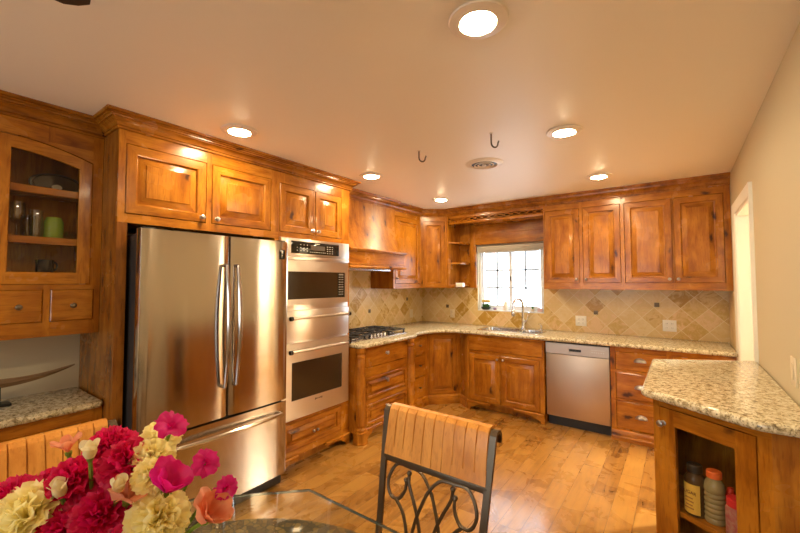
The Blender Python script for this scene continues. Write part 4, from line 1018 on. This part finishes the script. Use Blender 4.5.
# ------------------------------------------------------------------ dining set
TX, TY = -.72, .28
T = thing('dining_table', 'round mosaic stone dining table on a dark iron pedestal', 'table', (TX, TY, 0))
MB().lathe([(0, .700), (.58, .700), (.604, .706), (.608, .720), (.604, .734), (.590, .737), (0, .737)], 72, cap=False).build('tabletop', mk_mosaic(), T)
m = MB(); m.lathe([(.05, .02), (.05, .10), (.035, .14), (.035, .60), (.06, .68), (.18, .699)], 20)
m.build('pedestal', IRON, T)
for k in range(4):
    a = PI / 4 + k * PI / 2; cx, sx = math.cos(a), math.sin(a)
    MB().tube([(cx * .03, sx * .03, .16), (cx * .16, sx * .16, .10), (cx * .26, sx * .26, .03), (cx * .30, sx * .30, .012)], [.018, .018, .016, .014], 10).build('foot', IRON, T)
a8 = .66; c8 = .28
oc = [(-a8 + c8, -a8), (a8 - c8, -a8), (a8, -a8 + c8), (a8, a8 - c8), (a8 - c8, a8), (-a8 + c8, a8), (-a8, a8 - c8), (-a8, -a8 + c8)]
gm = slab(MB(), oc, 0, .009, .003); gm.m = [1 if k < 64 else 0 for k in range(len(gm.f))]
tag(gm.build('glass_tabletop', [TABGL, plain('glass_edge', (.05, .07, .055), .08)], loc=(TX, TY, .7372), ang=50), 'clear clipped corner glass sheet lying on the round table', 'table glass')

def scroll_pts(L): 
    # smooth a polyline (Catmull-Rom)
    out = []; P_ = [Vector(p) for p in L]
    for i in range(len(P_) - 1):
        p0, p1, p2, p3 = P_[max(i - 1, 0)], P_[i], P_[i + 1], P_[min(i + 2, len(P_) - 1)]
        for k in range(5):
            t = k / 5; out.append(.5 * ((2 * p1) + (p2 - p0) * t + (2 * p0 - 5 * p1 + 4 * p2 - p3) * t * t + (3 * p1 - p0 - 3 * p2 + p3) * t ** 3))
    return out + [P_[-1]]
def back_y(z):     # lean of the back (local, +y is behind the sitter)
    return .10 + (z - .45) * .19 if z < .985 else .10 + .535 * .19
def make_chair(label, loc, rz):
    T = thing('dining_chair', label, 'chair', loc, rz, 'iron dining chairs round the glass table')
    hw = lambda z: .203 + max(0, z - .6) * .055
    for s_ in (-1, 1):
        m = MB(); vs = []; pts = []
        zz = [0, .20, .43, .60, .75, .90, .965]
        yy = [.16, .12, .10]
        for k, z in enumerate(zz): pts.append((s_ * hw(z), yy[k] if k < 3 else back_y(z), z))
        y0 = back_y(.965)
        for k in range(1, 8):
            a = PI * k / 7 * 1.25; pts.append((s_ * hw(.98), y0 + .022 - .022 * math.cos(a), .968 + .024 * math.sin(a)))
        # flat bar, 24 x 11 mm
        for i, p in enumerate(pts):
            d = (Vector(pts[min(i + 1, len(pts) - 1)]) - Vector(pts[max(i - 1, 0)])); d.x = 0; d.normalize(); nn = Vector((0, -d.z, d.y)) * .006; sx = Vector((.0115, 0, 0)); p = Vector(p)
            vs += [tuple(p - sx - nn), tuple(p + sx - nn), tuple(p + sx + nn), tuple(p - sx + nn)]
        n = len(pts); m.add(vs, [(j * 4 + k, j * 4 + (k + 1) % 4, j * 4 + 4 + (k + 1) % 4, j * 4 + 4 + k) for j in range(n - 1) for k in range(4)] + [(0, 1, 2, 3), tuple((n - 1) * 4 + k for k in range(4))])
        m.build('back_post', IRON, T)
        MB().tube([(s_ * .205, -.30, .43), (s_ * .212, -.315, .2), (s_ * .215, -.33, 0)], .012, 10).build('leg', IRON, T)
    z = .815; MB().box(-hw(z), hw(z), back_y(z) - .006, back_y(z) + .006, z - .011, z + .011, 0, .002).build('back_rail', IRON, T)
    m = MB()
    m.box(-.203, .203, .092, .108, .42, .444, 0, .003); m.box(-.205, .205, -.31, -.294, .42, .444, 0, .003)
    for s_ in (-1, 1): m.box(s_ * .205 - .008, s_ * .205 + .008, -.30, .10, .42, .444)
    m.build('seat_frame', IRON, T)
    # slatted top panel: ten grooved boards that roll back over the top
    nb = 10
    m = MB(); W0 = hw(.9) - .010
    zs_ = [.826, .86, .90, .94, .968, .986, .996, .998, .992]; ys_ = [back_y(z) for z in zs_[:4]] + [back_y(.965) + .002, back_y(.965) + .008, back_y(.965) + .020, back_y(.965) + .032, back_y(.965) + .044]
    for k in range(nb):
        xa, xb = -W0 + 2 * W0 * k / nb, -W0 + 2 * W0 * (k + 1) / nb; g = .0024
        cols = [(xa, 0), (xa + g, -.010 if k else -.010), (xb - g, -.010), (xb, 0)]
        vs = []
        for i in range(len(zs_)):
            if i == 0: tn = Vector((0, ys_[1] - ys_[0], zs_[1] - zs_[0]))
            elif i == len(zs_) - 1: tn = Vector((0, ys_[i] - ys_[i - 1], zs_[i] - zs_[i - 1]))
            else: tn = Vector((0, ys_[i + 1] - ys_[i - 1], zs_[i + 1] - zs_[i - 1]))
            tn.normalize(); nv = Vector((0, -tn.z, tn.y))
            for x, o in ((xa, -.001), (xa + g, -.009), (xb - g, -.009), (xb, -.001), (xb, .007), (xa, .007)):
                # grooves stop short of the lower edge and of the roll
                oo = o if not (o == -.001 and (i < 2 or i > 5)) else -.009
                vs.append((x, ys_[i] - nv.y * -oo * 1.0 if False else ys_[i] + nv.y * -oo, zs_[i] + nv.z * -oo))
        n = len(zs_); m.add(vs, [(j * 6 + q, j * 6 + (q + 1) % 6, j * 6 + 6 + (q + 1) % 6, j * 6 + 6 + q) for j in range(n - 1) for q in range(6)] + [tuple(range(6)), tuple((n - 1) * 6 + q for q in range(6))])
    m.build('slatted_backrest', SLAT, T, ang=28)
    A = [(-.102, .760), (-.105, .724), (-.128, .689), (-.163, .687), (-.183, .717), (-.181, .754), (-.151, .800), (-.099, .803), (-.044, .797), (-.002, .755), (.019, .715), (.044, .646), (.055, .58), (.040, .50), (.0, .455)]
    B = [(-.091, .785), (-.086, .747), (-.055, .687), (-.028, .619), (-.020, .55), (-.03, .445)]
    D_ = [(-.139, .685), (-.105, .652), (-.082, .598), (-.075, .53), (-.085, .445)]
    m = MB()
    for s_ in (-1, 1):
        for L, off in ((A, .004 * s_), (B, 0), (D_, 0)):
            pp = [(s_ * x, back_y(z) + off, z) for x, z in L]; m.tube(scroll_pts(pp), .0062, 8)
        for x, z in (A[0], B[0]): m.lathe([(0, -.010), (.007, -.007), (.010, 0), (.007, .007), (0, .010)], 12, (s_ * x, back_y(z), z))
    m.build('scrollwork', IRON, T)
    MB().box(-.215, .215, -.315, .085, .445, .490, 0, .018).build('seat', plain('seat_fabric', (.30, .19, .09), .8), T)
    return T
make_chair('iron chair with grooved wood slat back standing before the oven and cooktop', (-.735, 1.015, 0), 0)
make_chair('iron chair with wood slat back partly hidden behind the flowers', (-1.445, .28, 0), R90)

# vase and flowers
VX, VY = -.70, .20
T = thing('flower_vase', 'glass vase of bright cut flowers on the dining table', 'vase', (VX, VY, .7495))
MB().lathe([(0, 0), (.055, 0), (.060, .006), (.048, .06), (.052, .16), (.070, .235), (.067, .235), (.049, .16), (.044, .06), (.05, .012), (0, .010)], 28, cap=False).build('vase', DRINK, T)

def petal(m, M, L, Wd, curl, ruf, ph, nu=5, nv=8, cup=.3, wav=3, mat=0):
    """one petal along +z from the origin, opening outward (+x)"""
    vs = []; fs = []
    for j in range(nu + 1):
        u = j / nu
        for i in range(nv + 1):
            v = 2 * i / nv - 1
            wd = Wd * (u ** .6) * (1 - .0 * u); a = curl * u
            r = math.sin(a) / max(curl, .05) * L if curl else 0; h = (math.sin(curl * u) / curl if curl > .05 else u) * L
            x = (1 - math.cos(curl * u)) / max(curl, .05) * L; 
            e = u * u
            rr = ruf * e * math.sin(wav * PI * v + ph); zz = ruf * .8 * e * math.cos(wav * 1.6 * PI * v + ph * 1.7)
            y = wd * v; x2 = x - cup * wd * v * v * .6 + rr; z2 = h - L * .22 * v * v * u + zz
            vs.append(M @ Vector((x2, y, z2)))
    for j in range(nu):
        for i in range(nv): fs.append((j * (nv + 1) + i, j * (nv + 1) + i + 1, (j + 1) * (nv + 1) + i + 1, (j + 1) * (nv + 1) + i))
    s_ = m.M; m.M = Matrix.Identity(4); m.add([tuple(v) for v in vs], fs, mat); m.M = s_
def orient(d):
    d = Vector(d).normalized(); return d.to_track_quat('Z', 'Y').to_matrix().to_4x4()
def flower(kind, label, pos, d, size, mat, seed, name):
    random.seed(seed); pos = Vector(pos); R = orient(d) @ Matrix.Rotation(random.uniform(0, 6), 4, 'Z')
    T = thing(name, label, 'flower', tuple(pos), 0, 'cut flowers in the bouquet')
    m = MB(); s_ = size
    if kind == 'carnation':
        for ring, (n, tilt, L, Wd, curl) in enumerate(((5, .10, .86, .50, .3), (7, .36, .95, .56, .5), (8, .66, 1.0, .60, .7), (9, .96, 1.02, .62, .9), (9, 1.25, 1.0, .62, .9))):
            for k in range(n):
                a = 2 * PI * k / n + ring * .5 + random.uniform(-.15, .15)
                M = R @ Matrix.Translation((0, 0, -.35 * s_)) @ Matrix.Rotation(a, 4, 'Z') @ Matrix.Rotation(tilt + random.uniform(-.12, .12), 4, 'Y')
                petal(m, M, L * s_ * random.uniform(.92, 1.08), Wd * s_, curl, .085 * s_, random.uniform(0, 6), 5, 12, wav=2.6)
        base = -.35 * s_
    elif kind == 'pink':             # five flat petals on a tube
        for k in range(5):
            a = 2 * PI * k / 5 + random.uniform(-.1, .1); M = R @ Matrix.Rotation(a, 4, 'Z') @ Matrix.Rotation(.55 + random.uniform(-.15, .25), 4, 'Y'); petal(m, M, s_ * random.uniform(.9, 1.2), .62 * s_, 1.2, .10 * s_, random.uniform(0, 6), 5, 8, wav=2)
        for k in range(3): petal(m, R @ Matrix.Rotation(k * 2.1, 4, 'Z') @ Matrix.Rotation(.15, 4, 'Y'), s_ * .5, .25 * s_, .5, .05 * s_, k)
        base = 0
    elif kind == 'cup':              # tulip-like half open bloom
        for k in range(7):
            a = 2 * PI * k / 7 * 1.3; M = R @ Matrix.Translation((0, 0, -.5 * s_)) @ Matrix.Rotation(a, 4, 'Z') @ Matrix.Rotation(.35 + .05 * k, 4, 'Y'); petal(m, M, 1.35 * s_, .55 * s_, -.25 + .12 * k, .06 * s_, random.uniform(0, 6), 6, 8, cup=.7, wav=1.5)
        base = -.5 * s_
    elif kind == 'lily':             # long pointed petals, trumpet form
        for k in range(6):
            a = 2 * PI * k / 6; M = R @ Matrix.Translation((0, 0, -.7 * s_)) @ Matrix.Rotation(a, 4, 'Z') @ Matrix.Rotation(.30, 4, 'Y'); petal(m, M, 1.7 * s_, .42 * s_, .8, .05 * s_, random.uniform(0, 6), 6, 6, wav=1)
        base = -.7 * s_
    else:                            # bud: overlapping furled petals
        m.M = R; m.lathe([(0, -.6 * s_), (.30 * s_, -.45 * s_), (.46 * s_, -.05 * s_), (.42 * s_, .35 * s_), (.24 * s_, .72 * s_), (.05 * s_, .95 * s_)], 14); m.M = Matrix.Identity(4)
        for k in range(3): petal(m, R @ Matrix.Rotation(k * 2.1, 4, 'Z') @ Matrix.Translation((.14 * s_, 0, -.45 * s_)) @ Matrix.Rotation(.28, 4, 'Y'), 1.35 * s_, .48 * s_, .2, .03 * s_, k, 5, 8, cup=.5, wav=1)
        base = -.6 * s_
    m.build('bloom', mat, T, ang=80, merge=False)
    dv = Vector(d).normalized(); b0 = dv * base
    m = MB(); cl = .55 * s_ if kind in ('carnation', 'pink') else .3 * s_
    m.tube([b0 + dv * .12 * s_, b0 - dv * cl * .3, b0 - dv * cl], [.24 * s_, .22 * s_, .10 * s_] if kind != 'pink' else [.2 * s_, .22 * s_, .12 * s_], 10); m.build('calyx', GREEN, T)
    rim = Vector((VX, VY, .975)) + Vector((dv.x, dv.y, 0)) * .035 - pos; e = b0 - dv * cl * .95; foot = Vector((VX, VY, .80)) - Vector((dv.x, dv.y, 0)) * .025 - pos
    ctr = [e, e - dv * .05, (e - dv * .05).lerp(rim, .55), rim, foot]
    m = MB(); m.tube(scroll_pts([tuple(v) for v in ctr]), .0028, 6); m.build('stem', GREEN, T)
    return T
VT = Vector((VX, VY, 1.03))
FL_ = [
 # kind, material, radius, pixel-free position (x, y, z), label, name
 ('carnation', YEL, .046, (-.700, .118, 1.190), 'large pale yellow carnation at the left edge of the bouquet', 'carnation'),
 ('carnation', YEL, .038, (-.560, .226, 1.186), 'large pale yellow carnation at the front right of the bouquet', 'carnation'),
 ('carnation', YEL, .030, (-.620, .240, 1.245), 'pale yellow carnation at the back right of the bouquet', 'carnation'),
 ('carnation', YEL, .028, (-.648, .262, 1.262), 'pale yellow carnation under the topmost magenta bloom', 'carnation'),
 ('carnation', YEL, .025, (-.588, .226, 1.233), 'small pale yellow carnation between the magenta cup and the crimson blooms', 'carnation'),
 ('carnation', RED, .038, (-.640, .215, 1.242), 'crimson carnation right of the cream bud', 'carnation'),
 ('carnation', RED, .036, (-.690, .165, 1.222), 'crimson carnation in the middle of the bouquet', 'carnation'),
 ('carnation', RED, .036, (-.625, .180, 1.190), 'crimson carnation low in front, beside the yellow carnation', 'carnation'),
 ('carnation', RED, .034, (-.655, .148, 1.172), 'crimson carnation at the bottom middle of the bouquet', 'carnation'),
 ('carnation', RED, .028, (-.715, .232, 1.240), 'crimson carnation at the top, against the wood chair back', 'carnation'),
 ('carnation', RED, .034, (-.745, .110, 1.200), 'crimson carnation above the left yellow carnation', 'carnation'),
 ('carnation', RED, .030, (-.800, .125, 1.180), 'crimson carnation at the far left rear of the bouquet', 'carnation'),
 ('carnation', RED, .030, (-.575, .196, 1.160), 'crimson carnation below the salmon lily at the bottom', 'carnation'),
 ('carnation', RED, .034, (-0.733, 0.219, 1.242), 'crimson carnation at the top centre, touching the cream bud', 'carnation'),
 ('carnation', RED, .034, (-0.756, 0.154, 1.194), 'crimson carnation behind the left cream bud', 'carnation'),
 ('carnation', RED, .034, (-0.746, 0.211, 1.191), 'crimson carnation filling the centre behind the two cream buds', 'carnation'),
 ('pink', MAG, .022, (-.590, .250, 1.287), 'magenta bloom standing highest, against the refrigerator', 'pink_flower'),
 ('pink', MAG, .019, (-.545, .276, 1.240), 'magenta bloom right of the pale yellow carnations', 'pink_flower'),
 ('pink', MAG, .017, (-.512, .288, 1.211), 'magenta bloom farthest right on the bouquet', 'pink_flower'),
 ('cup', MAG, .030, (-.560, .238, 1.222), 'magenta half open cup shaped bloom at the right', 'cup_flower'),
 ('cup', SAL, .028, (-.500, .264, 1.192), 'salmon bloom below the rightmost magenta flowers', 'cup_flower'),
 ('lily', SAL, .024, (-.600, .204, 1.214), 'salmon lily beside the crimson carnation low in the middle', 'lily'),
 ('lily', SAL, .018, (-.720, .165, 1.260), 'small salmon lily at the top left before the chair', 'lily'),
 ('bud', CRM, .018, (-.660, .176, 1.262), 'upright cream bud at the top of the bouquet', 'flower_bud'),
 ('bud', CRM, .016, (-.602, .192, 1.226), 'cream bud above the salmon lily', 'flower_bud'),
 ('bud', CRM, .018, (-.672, .148, 1.218), 'cream bud above the left yellow carnation', 'flower_bud'),
]
for k, (kind, mat, sz, p, lb, nm) in enumerate(FL_):
    d = (Vector(p) - VT); d.z *= 1.1
    if kind == 'pink': d = d.normalized() + Vector((.55, -.35, .0))
    if kind in ('carnation',): d = d.normalized() + Vector((.45, -.35, .10))
    flower(kind, lb, p, d, sz, mat, 40 + k, nm)
